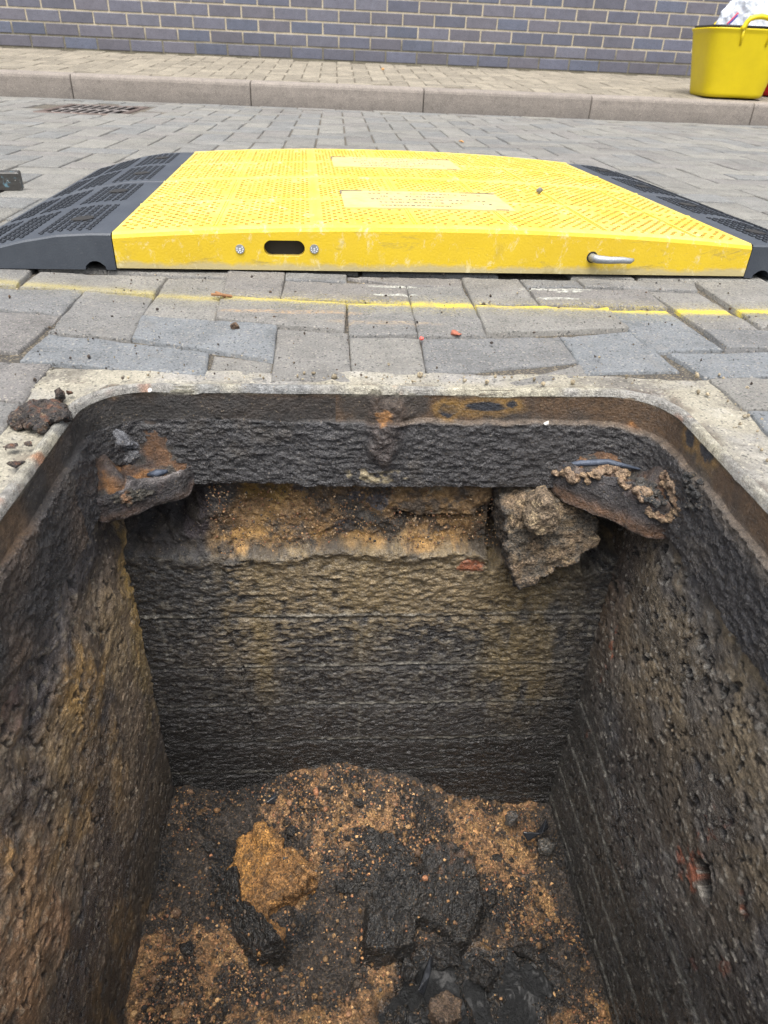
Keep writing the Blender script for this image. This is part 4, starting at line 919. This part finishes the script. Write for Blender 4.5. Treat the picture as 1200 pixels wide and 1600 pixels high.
pl = lambda y: .1095+(y-4.43)*(WZ-.1095)/(WY-4.43)
Q = herring(-4.4, 6.2, 4.52, 5.9, .01, 4.43, .003)
Q = [q for q in Q if q[0][1] > 4.42 and q[2][1] < WY]
for k in range(54):
    x = -4.6+k*.2; Q.append([(x+.003, 4.428), (x+.197, 4.428), (x+.197, 4.526), (x+.003, 4.526)]) if False else None
cols = [tuple(np.array([.28, .25, .195])*rng.uniform(.8, 1.15)) for _ in Q]
tag(link('pavement', block_mesh(Q, (7, 6), .006, rng.uniform(-.002, .002, len(Q)), cols, noise=.001, chip=.003, plane=pl), M_pave2, smooth=True), kind='structure')
V = np.array([(-5, 4.42, pl(4.42)-.009), (6.5, 4.42, pl(4.42)-.009), (6.5, 6.0, pl(6.0)-.009), (-5, 6.0, pl(6.0)-.009)])
tag(link('pavement_bedding', npmesh(V, np.array([[0, 1, 2, 3]]), col=np.tile([.12, .105, .08], (4, 1))), M_sand), kind='structure')
# wall
wall = thing('brick_wall', 'long wall of blue grey bricks with cream mortar behind the pavement', 'wall', (0, WY, 0))
mb = MB(); mb2 = MB()
T0 = lambda V: V
bc = [(.155, .157, .195), (.142, .150, .20), (.160, .156, .19), (.130, .146, .20), (.155, .150, .18), (.148, .150, .19)]
for r_ in range(26):
    zb = .197+.006+.075*r_; off = -2.113-.005+(.1125 if r_ % 2 else 0)
    for i in range(-16, 42):
        x0 = off+.225*i; c = np.array(bc[int(_hash(np.array([i]), np.array([r_]), np.array([0]), 4)[0]*6) % 6])*rng.uniform(.85, 1.15)
        y_ = rng.uniform(-.001, .001)
        def TT(V, y_=y_): W = V.copy(); W[:, 1] = V[:, 2]*-1; W[:, 2] = V[:, 1]; return W
        # chamfered brick face pointing -Y : build in (x, z, -y)
        ch = .0025; xa, xb, za, zt = x0+.010, x0+.225, zb, zb+.065
        V = [(xa, .1, za), (xb, .1, za), (xb, .1, zt), (xa, .1, zt), (xa, ch+y_, za), (xb, ch+y_, za), (xb, ch+y_, zt), (xa, ch+y_, zt), (xa+ch, y_, za+ch), (xb-ch, y_, za+ch), (xb-ch, y_, zt-ch), (xa+ch, y_, zt-ch)]
        F = [(8, 9, 10, 11)]+[(k+j, k+(j+1) % 4, k+4+(j+1) % 4, k+4+j) for k in (0, 4) for j in range(4)]
        mb.add(V, F, c)
mb.build('bricks', M_brick, wall)
xw0, xw1 = -2.113-16*.225+.01, -2.113+41*.225+.3
nz_ = 200; zs_ = np.linspace(0.15, .197+26*.075+.0, 160); xs_ = np.linspace(xw0, xw1, 300); xg, zg = np.meshgrid(xs_, zs_, indexing='ij')
P = p3(xg, zg); col = np.zeros(P.shape)+np.array([.56, .49, .36]); dirty = ss(.345, .27, zg+fbm(P, 3, 3, 850)*.06); col = lay(col, (.14, .13, .09), dirty*.85)
V = np.stack([xg, np.full(xg.shape, .0030)+fbm(P, 40, 2, 3)*.001, zg], -1).reshape(-1, 3)
link('mortar', npmesh(V, gridF(300, 160), col=col.reshape(-1, 3)), M_mortar, wall, True)
mbb = MB(); mbb.box(xw0, xw1, .105, .215, .1, .197+26*.075, (.12, .11, .13)); mbb.box(xw0-.02, xw1+.02, -.02, .24, .197+26*.075+.002, .197+26*.075+.06, (.35, .33, .3), ch=.006)
mbb.build('coping_and_core', M_brick, wall); bpy.data.objects['coping_and_core'].name = 'coping'
# gully
M_slotshade = mat_plain('slot_shade_black', (.008, .007, .007), 1.0); M_slotshade.node_tree.nodes['Principled BSDF'].inputs['Specular IOR Level'].default_value = 0  # unreflecting black that stands in for shade between the grate bars
gul = thing('gully_grate', 'rusty square drain grate set in the road at the kerb', 'drain grate', ((GX0+GX1)/2, (GY0+GY1)/2, 0))
M_rusty = mat_plain('rusty_grate_iron', (.10, .075, .065), .6, .002, 120, .3, .4)
cx_, cy_ = gul.location[0], gul.location[1]; hw, hd = (GX1-GX0)/2, (GY1-GY0)/2
mb = MB()
for (a, b, c_, d_) in ((-hw, hw, -hd, -hd+.035), (-hw, hw, hd-.035, hd), (-hw, -hw+.03, -hd+.035, hd-.035), (hw-.03, hw, -hd+.035, hd-.035)): mb.box(a, b, c_, d_, -.06, -.002, ch=.003)
mb.build('grate_frame', M_rusty, gul)
mb = MB()
for k in range(7):
    xx_ = -hw+.068+k*(2*hw-.136)/6; mb.box(xx_-.0055, xx_+.0055, -hd+.036, hd-.036, -.02, -.001, ch=.002)
mb.box(-hw+.031, hw-.031, -.012, .012, -.02, -.0035, ch=.002)
mb.build('grating', mat_plain('worn_grate_bars', (.22, .20, .19), .45, .002, 120, .5, .3), gul)
mb = MB(); mb.box(-hw+.02, hw-.02, -hd+.02, hd-.02, -.0745, -.0048, (.01, .01, .01)); mb.build('slot_shade', M_slotshade, gul)  # black fill just under the bar tops, slot shade put in as colour

# ------------------------------------------------------------------ yellow road boards with rubber ramps
def mat_yellow():
    m = NT('yellow_grp_board'); P = m.coord(); x, y, z = m.sep(P)
    c = m.mix(m.rng(m.noise(7, 4, .6), .35, .65), (.80, .57, .022), (.72, .50, .02))
    c = m.mix(m.mth('MULTIPLY', m.rng(m.noise(30, 6, .75), .60, .78), .5), c, (.85, .74, .36))
    low = m.rng(m.mth('ADD', z, m.mth('MULTIPLY', m.mth('SUBTRACT', m.noise(25, 5, .7), .5), .022)), .008, .014, 1, 0)
    c = m.mix(m.mth('MULTIPLY', low, .8), c, (.50, .44, .27))
    st = m.rng(m.noise(22, 6, .7, m.coord((1, 1, .4))), .60, .75)
    c = m.mix(m.mth('MULTIPLY', st, .45), c, (.42, .30, .06))
    c = m.mix(m.rng(m.noise(90, 4, .7), .74, .78, 0, .9), c, (.09, .08, .06))
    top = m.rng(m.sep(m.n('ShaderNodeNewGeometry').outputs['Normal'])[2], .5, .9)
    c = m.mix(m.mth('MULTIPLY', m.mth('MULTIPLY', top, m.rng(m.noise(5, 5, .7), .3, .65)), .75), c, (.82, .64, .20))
    sc = m.rng(m.noise(11, 7, .8, m.coord((1, 3.5, 3.5)), .6), .57, .66); c = m.mix(m.mth('MULTIPLY', sc, .55), c, (.30, .24, .09))
    sc = m.rng(m.noise(17, 7, .8, m.coord((3, 1, 2)), .4), .56, .66); c = m.mix(m.mth('MULTIPLY', sc, .6), c, (.86, .78, .48))
    m.base(scale_col(m, c, .74)); m.rough(m.rng(m.noise(40, 4), .3, .7, .38, .6)); m.bump(m.noise(300, 3), .0004)
    return m.m
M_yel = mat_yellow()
M_grime = mat_plain('grimy_yellow', (.46, .30, .05), .7)
M_rub = NT('black_rubber'); 
_c = M_rub.mix(M_rub.rng(M_rub.noise(12, 5, .7), .35, .65), (.031, .038, .050), (.048, .057, .070)); _c = M_rub.mix(M_rub.rng(M_rub.noise(260, 4, .8), .6, .75, 0, .35), _c, (.14, .14, .14)); M_rub.base(_c)
M_rub.rough(.55); M_rub.bump(M_rub.noise(500, 4), .0004); M_rub = M_rub.m
M_rubd = mat_plain('tread_rubber', (.020, .024, .031), .6, .0005, 300)
M_hole = mat_plain('dark_inside', (.012, .011, .01), .7)
M_steel = mat_plain('dull_steel', (.36, .38, .40), .42, .0005, 200, .7)
BW, BD = .890, .428
def crown(u):      # height of the deck across its width, u = -1..1
    return .0475+.0155*(1-np.abs(u)**2.2)
def ramp_z(t):     # t = 0 at the board, 1 at the tip
    return np.interp(t, [0, .12, .3, .5, .7, .88, .97, 1], [.0465, .0462, .0435, .0355, .0240, .0125, .0075, .004])
RW = .228
def make_board():
    root = thing('road_board', 'yellow board', 'road board', (0, 0, 0))
    x0, x1 = -BW/2, BW/2; nx_ = 46
    # deck shell: front/back faces, crowned top with rolled arris; hand hole cut in the front face
    xs_ = np.linspace(x0, x1, nx_+1)
    prof = [(0.0, .004), (0, .030), (0, -.0065), (.0022, -.0025), (.0065, 0)]     # y inset, z (neg values below crown)
    V = []; us = 2*(xs_-x0)/BW-1; zc = crown(us)
    rows = [(0, .003), (0, 'c-.007'), (.0022, 'c-.0026'), (.007, 'c')]
    full = rows+[(BD*k/12, 'c') for k in range(1, 12)]+[(BD-a, b) for a, b in rows[::-1]]
    ny_ = len(full)
    for k, xx_ in enumerate(xs_):
        for (a, b) in full:
            z_ = b if not isinstance(b, str) else zc[k]+float(b[1:] or 0)
            V.append((xx_, a, z_))
    V = np.array(V); F = gridF(len(xs_), ny_)
    # remove the front strip where the hand hole goes and rebuild it with an opening
    hx, hz, hr, hl = -.222, .0345, .0105, .0275
    F = F[~((F % ny_ == 0).any(1) & (V[F][:, :, 2].min(1) < .004) & (V[F][:, :, 0].max(1) > hx-.055) & (V[F][:, :, 0].min(1) < hx+.055) & (V[F][:, :, 1].max(1) < .001))]
    me_f = [tuple(int(t) for t in f) for f in F]
    kx = [k for k in range(nx_+1)]
    gone = [k for k in range(nx_) if xs_[k+1] > hx-.055 and xs_[k] < hx+.055]
    lo = [k*ny_ for k in gone+[gone[-1]+1]]; hi = [k*ny_+1 for k in gone+[gone[-1]+1]]
    outer = lo+hi[::-1]; nh = 36; hole = []
    for k in range(nh):
        t = 2*math.pi*k/nh; cxx = hl-hr if math.cos(t) > 0 else -(hl-hr); hole.append((hx+cxx+hr*math.cos(t), 0, hz-.003+hr*math.sin(t)))
    Vl = V.tolist(); hb = len(Vl); Vl += hole; hb2 = len(Vl); Vl += [(a, .014, c_) for a, b, c_ in hole]
    import bmesh
    # planar filling of outline minus slot
    bm = bmesh.new(); ov = [bm.verts.new(Vl[k]) for k in outer]; hv = [bm.verts.new(p) for p in hole]
    ed = [bm.edges.new((ov[k], ov[(k+1) % len(ov)])) for k in range(len(ov))]+[bm.edges.new((hv[k], hv[(k+1) % nh])) for k in range(nh)]
    bmesh.ops.triangle_fill(bm, use_beauty=True, use_dissolve=False, edges=ed); bm.verts.index_update()
    mp = {v.index: (outer+list(range(hb, hb+nh)))[i] for i, v in enumerate(ov+hv)}
    for f in bm.faces:
        me_f.append(tuple(mp[v.index] for v in f.verts))
    bm.free(); nmain = len(me_f)
    for k in range(nh): me_f.append((hb+k, hb+(k+1) % nh, hb2+(k+1) % nh, hb2+k))
    # end caps and underside
    me_f.append(tuple(range(ny_))); me_f.append(tuple(range(nx_*ny_, (nx_+1)*ny_))[::-1]); me_f.append((0, nx_*ny_, nx_*ny_+ny_-1, ny_-1))
    me = bpy.data.meshes.new('m'); me.from_pydata(Vl, [], me_f); me.update()
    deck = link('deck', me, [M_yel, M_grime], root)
    mb = MB(); mb.box(hx-.04, hx+.04, .0145, .03, .012, .05); h = mb.build('hand_hole', M_hole, deck)
    # tread: rows of small raised dashes between double ribs
    mb = MB(); r0 = np.random.default_rng(3)
    def zt(x_): return float(crown(2*(x_-x0)/BW-1))
    colx = np.arange(x0+.012, x1-.008, .0150); 
    for ci, xx_ in enumerate(colx):
        if ci % 9 == 8:
            for dx in (-.002, .002):
                z_ = zt(xx_); mb.box(xx_+dx-.0006, xx_+dx+.0006, .016, BD-.016, z_-.001, z_+.0010, mi=0)
            continue
        for ri, yy_ in enumerate(np.arange(.018, BD-.014, .0105)):
            if abs(yy_-.2) < .0065: continue
            if .42 < (xx_-x0)/BW+0*yy_ and (xx_ > LX0-.004 and xx_ < LX1+.004 and yy_ > LY0-.004 and yy_ < LY1+.004): continue
            z_ = zt(xx_); off = .0036 if ri % 2 else -.0036
            if r0.random() < .1: continue
            mb.box(xx_+off-.0021, xx_+off+.0021, yy_-.0013, yy_+.0013, z_-.001, z_+.0012, mi=1)
            if r0.random() < .5: mb.box(xx_+off+.0005, xx_+off+.0026, yy_+.0016, yy_+.004, z_-.001, z_+.0011, mi=1)
    mb.build('tread', [M_yel, M_tread], root)
    # cross ridge strips
    mb = MB()
    for yy_ in (.2, BD-.008):
        P_ = []
        for k in range(40):
            xa = x0+BW*k/40; xb = xa+BW/40; za, zb_ = zt(xa), zt(xb); dz = .0016
            mb.add([(xa, yy_-.004, za), (xb, yy_-.004, zb_), (xb, yy_, zb_+dz), (xa, yy_, za+dz), (xa, yy_+.004, za), (xb, yy_+.004, zb_)], [(0, 1, 2, 3), (3, 2, 5, 4)])
    mb.build('ridge', M_yel, root)
    # worn label with rows of smudged small print
    lab = MB(); n_ = 14
    for k in range(n_):
        xa = LX0+(LX1-LX0)*k/n_; xb = LX0+(LX1-LX0)*(k+1)/n_; lab.add([(xa, LY0, zt(xa)+.0022), (xb, LY0, zt(xb)+.0022), (xb, LY1, zt(xb)+.0022), (xa, LY1, zt(xa)+.0022), (xa, LY0, zt(xa)), (xb, LY0, zt(xb)), (xb, LY1, zt(xb)), (xa, LY1, zt(xa))], [(0, 1, 2, 3), (4, 5, 1, 0), (6, 7, 3, 2)]+([(7, 4, 0, 3)] if k == 0 else [])+([(5, 6, 2, 1)] if k == n_-1 else []))
    L = lab.build('label_plate', M_label, root)
    ink = MB(); r0 = np.random.default_rng(8)
    for row in range(5):
        yy_ = LY0+.02+row*.026; xx_ = LX0+.045+(.012 if row % 2 else 0); end = LX1-.03-(.06 if row in (0, 3) else 0)
        while xx_ < end:
            l_ = r0.uniform(.0015, .006)
            if r0.random() < .68: z_ = zt(xx_)+.0022; ink.box(xx_, xx_+l_, yy_-.002, yy_+.003*r0.uniform(.2, 1.4), z_, z_+.0003)
            xx_ += l_+r0.uniform(.001, .004)
    ink.build('print', M_ink, L)
    pe = MB()
    for (xa, xb, ya, yb2) in ((LX0, LX0+.035, LY1-.003, LY1+.001), (LX1-.06, LX1, LY1-.0025, LY1+.001), (LX0-.001, LX0+.002, LY1-.03, LY1-.003), (LX1-.03, LX1-.01, LY0+.002, LY0+.005)):
        z_ = max(zt(xa), zt(xb))+.0020; pe.box(xa, xb, ya, yb2, z_, z_+.0008)
    pe.build('peeled_edge', mat_plain('dirty_adhesive', (.16, .14, .10), .7, var=.3), L)
    # rubber ramps on both ends
    for sgn in (-1, 1):
        ts = np.concatenate([[0, .06], np.linspace(.12, 1, 20)]); prof = [(t*RW, float(ramp_z(t))) for t in ts]
        pts = prof+[(RW, .0005)]; nc = 10
        cxn, rn = .026, .0135
        pts += [(cxn+rn*math.cos(a), .0005+rn*math.sin(a)) for a in np.linspace(0, math.pi, nc)]+[(0, .0005)]
        n_ = len(pts); Vr = []; cham = [(0.004, .002), (.0, .0), (BD, .0), (BD, .0)]
        ysl = [.0005, .003]+list(np.linspace(.01, BD-.001, 5)); 
        for yi, yy_ in enumerate(ysl):
            for (a, b) in pts:
                dz = -.0022 if (yi == 0 and b > .006) else 0
                Vr.append((sgn*(BW/2+.0015+a), yy_, max(b+dz, .0004)))
        Fr = []
        for i in range(len(ysl)-1):
            for k in range(n_):
                q = (i*n_+k, i*n_+(k+1) % n_, (i+1)*n_+(k+1) % n_, (i+1)*n_+k); Fr.append(q if sgn < 0 else q[::-1])
        fa = tuple(range(n_)); Fr.append(fa[::-1] if sgn < 0 else fa); fb = tuple(range((len(ysl)-1)*n_, len(ysl)*n_)); Fr.append(fb if sgn < 0 else fb[::-1])
        me = bpy.data.meshes.new('m'); me.from_pydata(Vr, [], Fr); me.update(); rr_ = link('rubber_ramp', me, M_rub, root)
        # castellated tread lines
        mb = MB(); lines = [.14, .195, .25, .305, .36, .415, .53, .585, .64, .695, .79, .845, .90]
        for li, t0 in enumerate(lines):
            step = .0095; yy_ = .022
            y_end = BD-.03; k = 0
            while yy_ < y_end:
                if .46 < yy_/BD < .56: yy_ += step; k += 1; continue
                o_ = .022 if k % 2 else 0; spans = [(t0+o_-.0052, t0+o_+.0052, yy_, yy_+step), (t0-.0052, t0+.022+.0052, yy_+step-.0012, yy_+step+.0012)]
                for (ta, tb, q0, q1) in spans:
                    za, zb_ = float(ramp_z(ta)), float(ramp_z(tb)); xa, xb = sgn*(BW/2+.0015+ta*RW), sgn*(BW/2+.0015+tb*RW); hgt = .0014 if q1-q0 > .005 else .0013
                    Vq = [(xa, q0, za-.001), (xb, q0, zb_-.001), (xb, q1, zb_-.001), (xa, q1, za-.001), (xa, q0, za+hgt), (xb, q0, zb_+hgt), (xb, q1, zb_+hgt), (xa, q1, za+hgt)]
                    Fq = [(4, 5, 6, 7), (0, 1, 5, 4), (1, 2, 6, 5), (2, 3, 7, 6), (3, 0, 4, 7)]; mb.add(Vq, Fq if sgn > 0 else [f[::-1] for f in Fq])
                yy_ += step; k += 1
        mb.build('ramp_tread', M_rubd, rr_)
        for yb_ in (.10, .33):
            t_ = .27; mb = MB(); cx2 = sgn*(BW/2+t_*RW); z_ = float(ramp_z(t_)); n_c = 20
            Vc = [(cx2+.016*math.cos(2*math.pi*k/n_c), yb_+.016*math.sin(2*math.pi*k/n_c), float(ramp_z(abs(cx2+.016*math.cos(2*math.pi*k/n_c))/RW-BW/2/RW))+.0022) for k in range(n_c)]
            Vc2 = [(a, b, c_-.003) for a, b, c_ in Vc]; mb.add(Vc+Vc2, [tuple(range(n_c))]+[(k, n_c+k, n_c+(k+1) % n_c, (k+1) % n_c) for k in range(n_c)]); mb.build('bolt_cap', M_hole, rr_)
    return root
# label position on the board (local)
LX0, LX1, LY0, LY1 = -.135, .125, .12, .268
M_tread = mat_plain('dark_tread_yellow', (.36, .24, .03), .6, var=.3)  # tread dashes in a darker yellow than the deck
def mat_label():
    m = NT('worn_label'); c = m.mix(m.rng(m.noise(30, 5, .7), .4, .62), (.66, .56, .28), (.80, .62, .20)); c = m.mix(m.rng(m.noise(120, 4, .8), .6, .72, 0, .8), c, (.80, .58, .06)); m.base(scale_col(m, c, .72)); m.rough(.45); return m.m
M_label = mat_label(); M_ink = mat_plain('faded_ink', (.06, .055, .045), .6)
def children(o): return [c for c in bpy.data.objects if c.parent == o]
def copy_tree(o, parent=None):
    c = o.copy(); C.objects.link(c); c.parent = parent
    for ch in children(o): copy_tree(ch, c)
    return c
board = make_board()
board2 = copy_tree(board)
YAW = math.radians(2.25)
for k, b in enumerate((board, board2)):
    y0 = .994+k*(BD+.006); cxm = .1530-(y0-1.0)*math.sin(YAW)
    b.location = (cxm, y0, .0015); b.rotation_euler = (0, 0, YAW)
    b['group'] = 'yellow road boards laid end to end'
board['label'] = 'nearer yellow road board, its front face with hand hole and steel eyelet, rubber ramps both ends'
board2['label'] = 'farther yellow road board, behind the one with the hand hole, touching its back edge'
def local(px, py, yl=-.001):       # pixel -> local x,z on the front face of the nearer board
    a = at(px, py, 1, .994); v = a-np.array(board.location); return v[0]*math.cos(YAW)+v[1]*math.sin(YAW), v[2]
for (px, py) in ((376, 386), (491, 387)):
    lx, lz = local(px, py); mb = MB(); n_c = 28; R_ = .0062
    V = [(lx+R_*math.cos(2*math.pi*k/n_c), .0004, lz+R_*math.sin(2*math.pi*k/n_c)) for k in range(n_c)]+[(lx+R_*.93*math.cos(2*math.pi*k/n_c), -.0018, lz+R_*.93*math.sin(2*math.pi*k/n_c)) for k in range(n_c)]
    mb.add(V, [tuple(range(n_c, 2*n_c))]+[(k, (k+1) % n_c, n_c+(k+1) % n_c, n_c+k) for k in range(n_c)]); bd = mb.build('rivet', M_steel, board)
    mk = MB()
    for k in range(9):
        if k in (2, 3): continue
        t = 2*math.pi*k/9; c_, s_ = math.cos(t), math.sin(t); cx2, cz2 = lx+R_*.66*c_, lz+R_*.66*s_
        mk.box(cx2-.0006, cx2+.0006, -.0021, -.0017, cz2-.0007, cz2+.0007)
    mk.box(lx-.0013, lx+.0013, -.0021, -.0017, lz+.0008, lz+.0014); mk.box(lx-.0004, lx+.0004, -.0021, -.0017, lz-.0015, lz+.0006); mk.box(lx-.0013, lx+.0013, -.0021, -.0017, lz-.0022, lz-.0016)
    mk.build('stamped_mark', mat_plain('bright_stamp', (.75, .77, .80), .4), bd)
lx, lz = local(926, 404); lx2, lz2 = local(990, 408)
mb = MB(); mb.tube([(lx+.004, .010, lz-.001), (lx+.001, -.004, lz), (lx+.006, -.012, lz), (lx+.022, -.014, lz-.0005), (lx+.040, -.014, lz-.0002), (lx2-.006, -.013, lz2+.0008), (lx2-.001, -.011, lz2+.0018)], [.0052, .0056, .0056, .0050, .0046, .0040, .0022], 14)
mb.build('eyelet_hook', M_steel, board, True)
mb = MB(); n_c = 20; mb.add([(lx+.002+.0078*math.cos(2*math.pi*k/n_c), -.0004, lz+.0078*math.sin(2*math.pi*k/n_c)) for k in range(n_c)], [tuple(range(n_c))]); mb.build('hook_hole', M_hole, board)
a = at(843, 298, 2, .063)
clod('pebble', (843, 298), (2, .067), .006, dirt, 'small grey pebble lying on the nearer yellow board', 'pebble', None, 97, .9, mat=mat_plain('grey_pebble', (.16, .16, .16), .7))

# painted metal bar at the left edge
a = at(34, 298); bar_o = MB(); Tb = lambda V: V
def bar_t(V):
    W = V.copy(); c_, s_ = math.cos(.22), math.sin(.22); W[:, 0] = V[:, 0]*c_-V[:, 1]*s_+a[0]; W[:, 1] = V[:, 0]*s_+V[:, 1]*c_+a[1]; return W
bar_o.box(-.42, 0, 0, .035, .001, .033, ch=.002, T=bar_t)
mm = NT('paint_flecked_bar'); _c = mm.mix(mm.rng(mm.noise(60, 5, .7), .56, .62), (.035, .033, .03), (.09, .17, .21)); _c = mm.mix(mm.rng(mm.noise(45, 5, .8), .62, .66), _c, (.55, .55, .52)); mm.base(_c); mm.rough(.5); mm.bump(mm.noise(150), .001)
tag(bar_o.build('metal_bar', mm.m), 'end of a dark bar flecked with blue and white paint on the road, left edge', 'metal bar')

# ------------------------------------------------------------------ tubs and bag
def lathe(cx, cy, z0, prof, n=72, sx=1, sy=1, rib=0, sq=2):
    V = []
    for (r_, z_) in prof:
        for k in range(n):
            t = 2*math.pi*k/n; e_ = 1/((abs(math.cos(t))**sq+abs(math.sin(t))**sq)**(1/sq)); V.append((cx+r_*e_*sx*math.cos(t), cy+r_*e_*sy*math.sin(t), z0+z_))
    F = [(i*n+k, i*n+(k+1) % n, (i+1)*n+(k+1) % n, (i+1)*n+k) for i in range(len(prof)-1) for k in range(n)]
    return V, F
def tub_prof(rb, rt, h, th=.005):
    p = [(.001, 0), (rb-.02, 0), (rb-.006, .003), (rb, .012)]
    for k in range(1, 30): p.append((rb+(rt-rb)*k/30+.0012*(k % 2), .012+(h-.020)*k/30))
    p += [(rt+.006, h-.008), (rt+.008, h-.003), (rt+.005, h), (rt-.003, h), (rt-th, h-.01)]
    for k in range(6): p.append((rt-th-(rt-rb)*(k+1)/6, h-.01-(h-.02)*(k+1)/6))
    p.append((.001, .01)); return p
def tub(name, label, cx, cy, rb, rt, h, mat, rot=0, handles=True, zb=None, group=None):
    z0 = (pl(cy)+.001) if zb is None else zb
    root = thing(name, label, 'tub', (cx, cy, z0), group); root.rotation_euler = (0, 0, rot)
    V, F = lathe(0, 0, 0, tub_prof(rb, rt, h), sx=.91, sy=.78, sq=5); mb = MB(); mb.add(V, F); mb.build('bucket', mat, root, True)
    if handles:
        for s in (-1, 1):
            mb = MB(); R_ = rt+.003
            def on(x_, z_): return (x_, s*.78*(R_**5-min(abs(x_/.91), R_)**5)**(1/5), z_)
            w_ = .078; path = [on(-w_-.012, h-.006), on(-w_, h+.004), on(-w_+.008, h+.026), on(-w_+.022, h+.042), on(-w_/2+.01, h+.05), on(0, h+.053), on(w_/2-.01, h+.05), on(w_-.022, h+.042), on(w_-.008, h+.026), on(w_, h+.004), on(w_+.012, h-.006)]
            mb.tube(path, [.013]*11, 12)
            for sx_ in (-1, 1): mb.tube([(sx_*w_, on(w_, 0)[1], h-.004), (sx_*(w_-.008), on(w_, 0)[1]-s*.010, h-.075)], [.009, .005], 8)
            mb.build('handle', mat, root, True)
    return root
def mat_tub(name, c1, c2):
    m = NT(name); c = m.mix(m.rng(m.noise(9, 4, .6), .35, .65), c1, c2); c = m.mix(m.rng(m.noise(26, 6, .8, m.coord((1, 1, 3))), .62, .72, 0, .5), c, tuple(v*.55 for v in c1)); m.base(scale_col(m, c, .82)); m.rough(.42)
    m.b.inputs['Subsurface Weight'].default_value = 0; m.bump(m.noise(80), .0006); return m.m
M_ty = mat_tub('yellow_tub_plastic', (.76, .59, .0), (.69, .53, .0))
TX, TY = 2.262, 4.60
tub('plastic_tub', 'yellow flexible plastic tub with two handles standing on the pavement edge', TX, TY, .190, .250, .322, M_ty, math.radians(-2))
tub('plastic_tub', 'black flexible tub nested inside the yellow one, only its rim showing', TX, TY+.004, .170, .236, .322, mat_tub('black_tub_plastic', (.02, .022, .026), (.03, .032, .036)), 0, False, pl(TY)+.014)
tub('plastic_tub', 'bright red tub on the pavement behind and right of the yellow tub', TX+.42, TY+.20, .16, .205, .30, mat_tub('red_tub_plastic', (.62, .02, .02), (.55, .02, .025)), .4)
M_bag = NT('white_plastic_bag'); M_bag.base((.56, .60, .66)); M_bag.rough(.5); M_bag.bump(M_bag.noise(14, 5, .6), .02, .8); M_bag = M_bag.m
zb = pl(TY)+.3
import itertools
Vb = []; Fb = []; nb = 40; lv = [(.10, -.18), (.15, -.08), (.165, .0), (.150, .06), (.135, .11), (.125, .15), (.095, .175), (.05, .19), (.002, .195)]
for (r_, z_) in lv:
    for k in range(nb):
        t = 2*math.pi*k/nb; q = r_*(1+.10*math.sin(3*t+z_*9)+.05*math.sin(7*t+2)); Vb.append((TX+.035+q*math.cos(t), TY+q*math.sin(t)*.9, zb+z_))
Fb = [(i*nb+k, i*nb+(k+1) % nb, (i+1)*nb+(k+1) % nb, (i+1)*nb+k) for i in range(len(lv)-1) for k in range(nb)]+[tuple(range(nb))[::-1], tuple(range((len(lv)-1)*nb, len(lv)*nb))]
bagr = thing('plastic_bag', 'crumpled white plastic sack with a red and blue stripe stuffed in the yellow tub', 'bag', (0, 0, 0))
o = lump('sack', Vb, Fb, M_bag, two_tone((.72, .76, .82), (.7, .74, .8)), .006, .010, 12, 5, .3, parent=bagr, disp2=.002, fsc2=50)
def stripe(mat, name, d):
    mb = MB(); p = []
    for t in np.linspace(0, 1, 10):
        ang = math.radians(205+t*14); z_ = .035+t*.055+d; r_ = .162-.02*t
        p.append((TX+.035+(r_+.006)*math.cos(ang)*1.04, TY+(r_+.006)*math.sin(ang)*.9, zb+z_))
    mb.tube(p, .005, 6); return mb.build(name, mat, bagr, True)
stripe(mat_plain('red_print', (.6, .08, .12), .5), 'red_stripe', .004); stripe(mat_plain('blue_print', (.06, .08, .35), .5), 'blue_stripe', -.007)
print('verts', sum(len(m.vertices) for m in bpy.data.meshes))
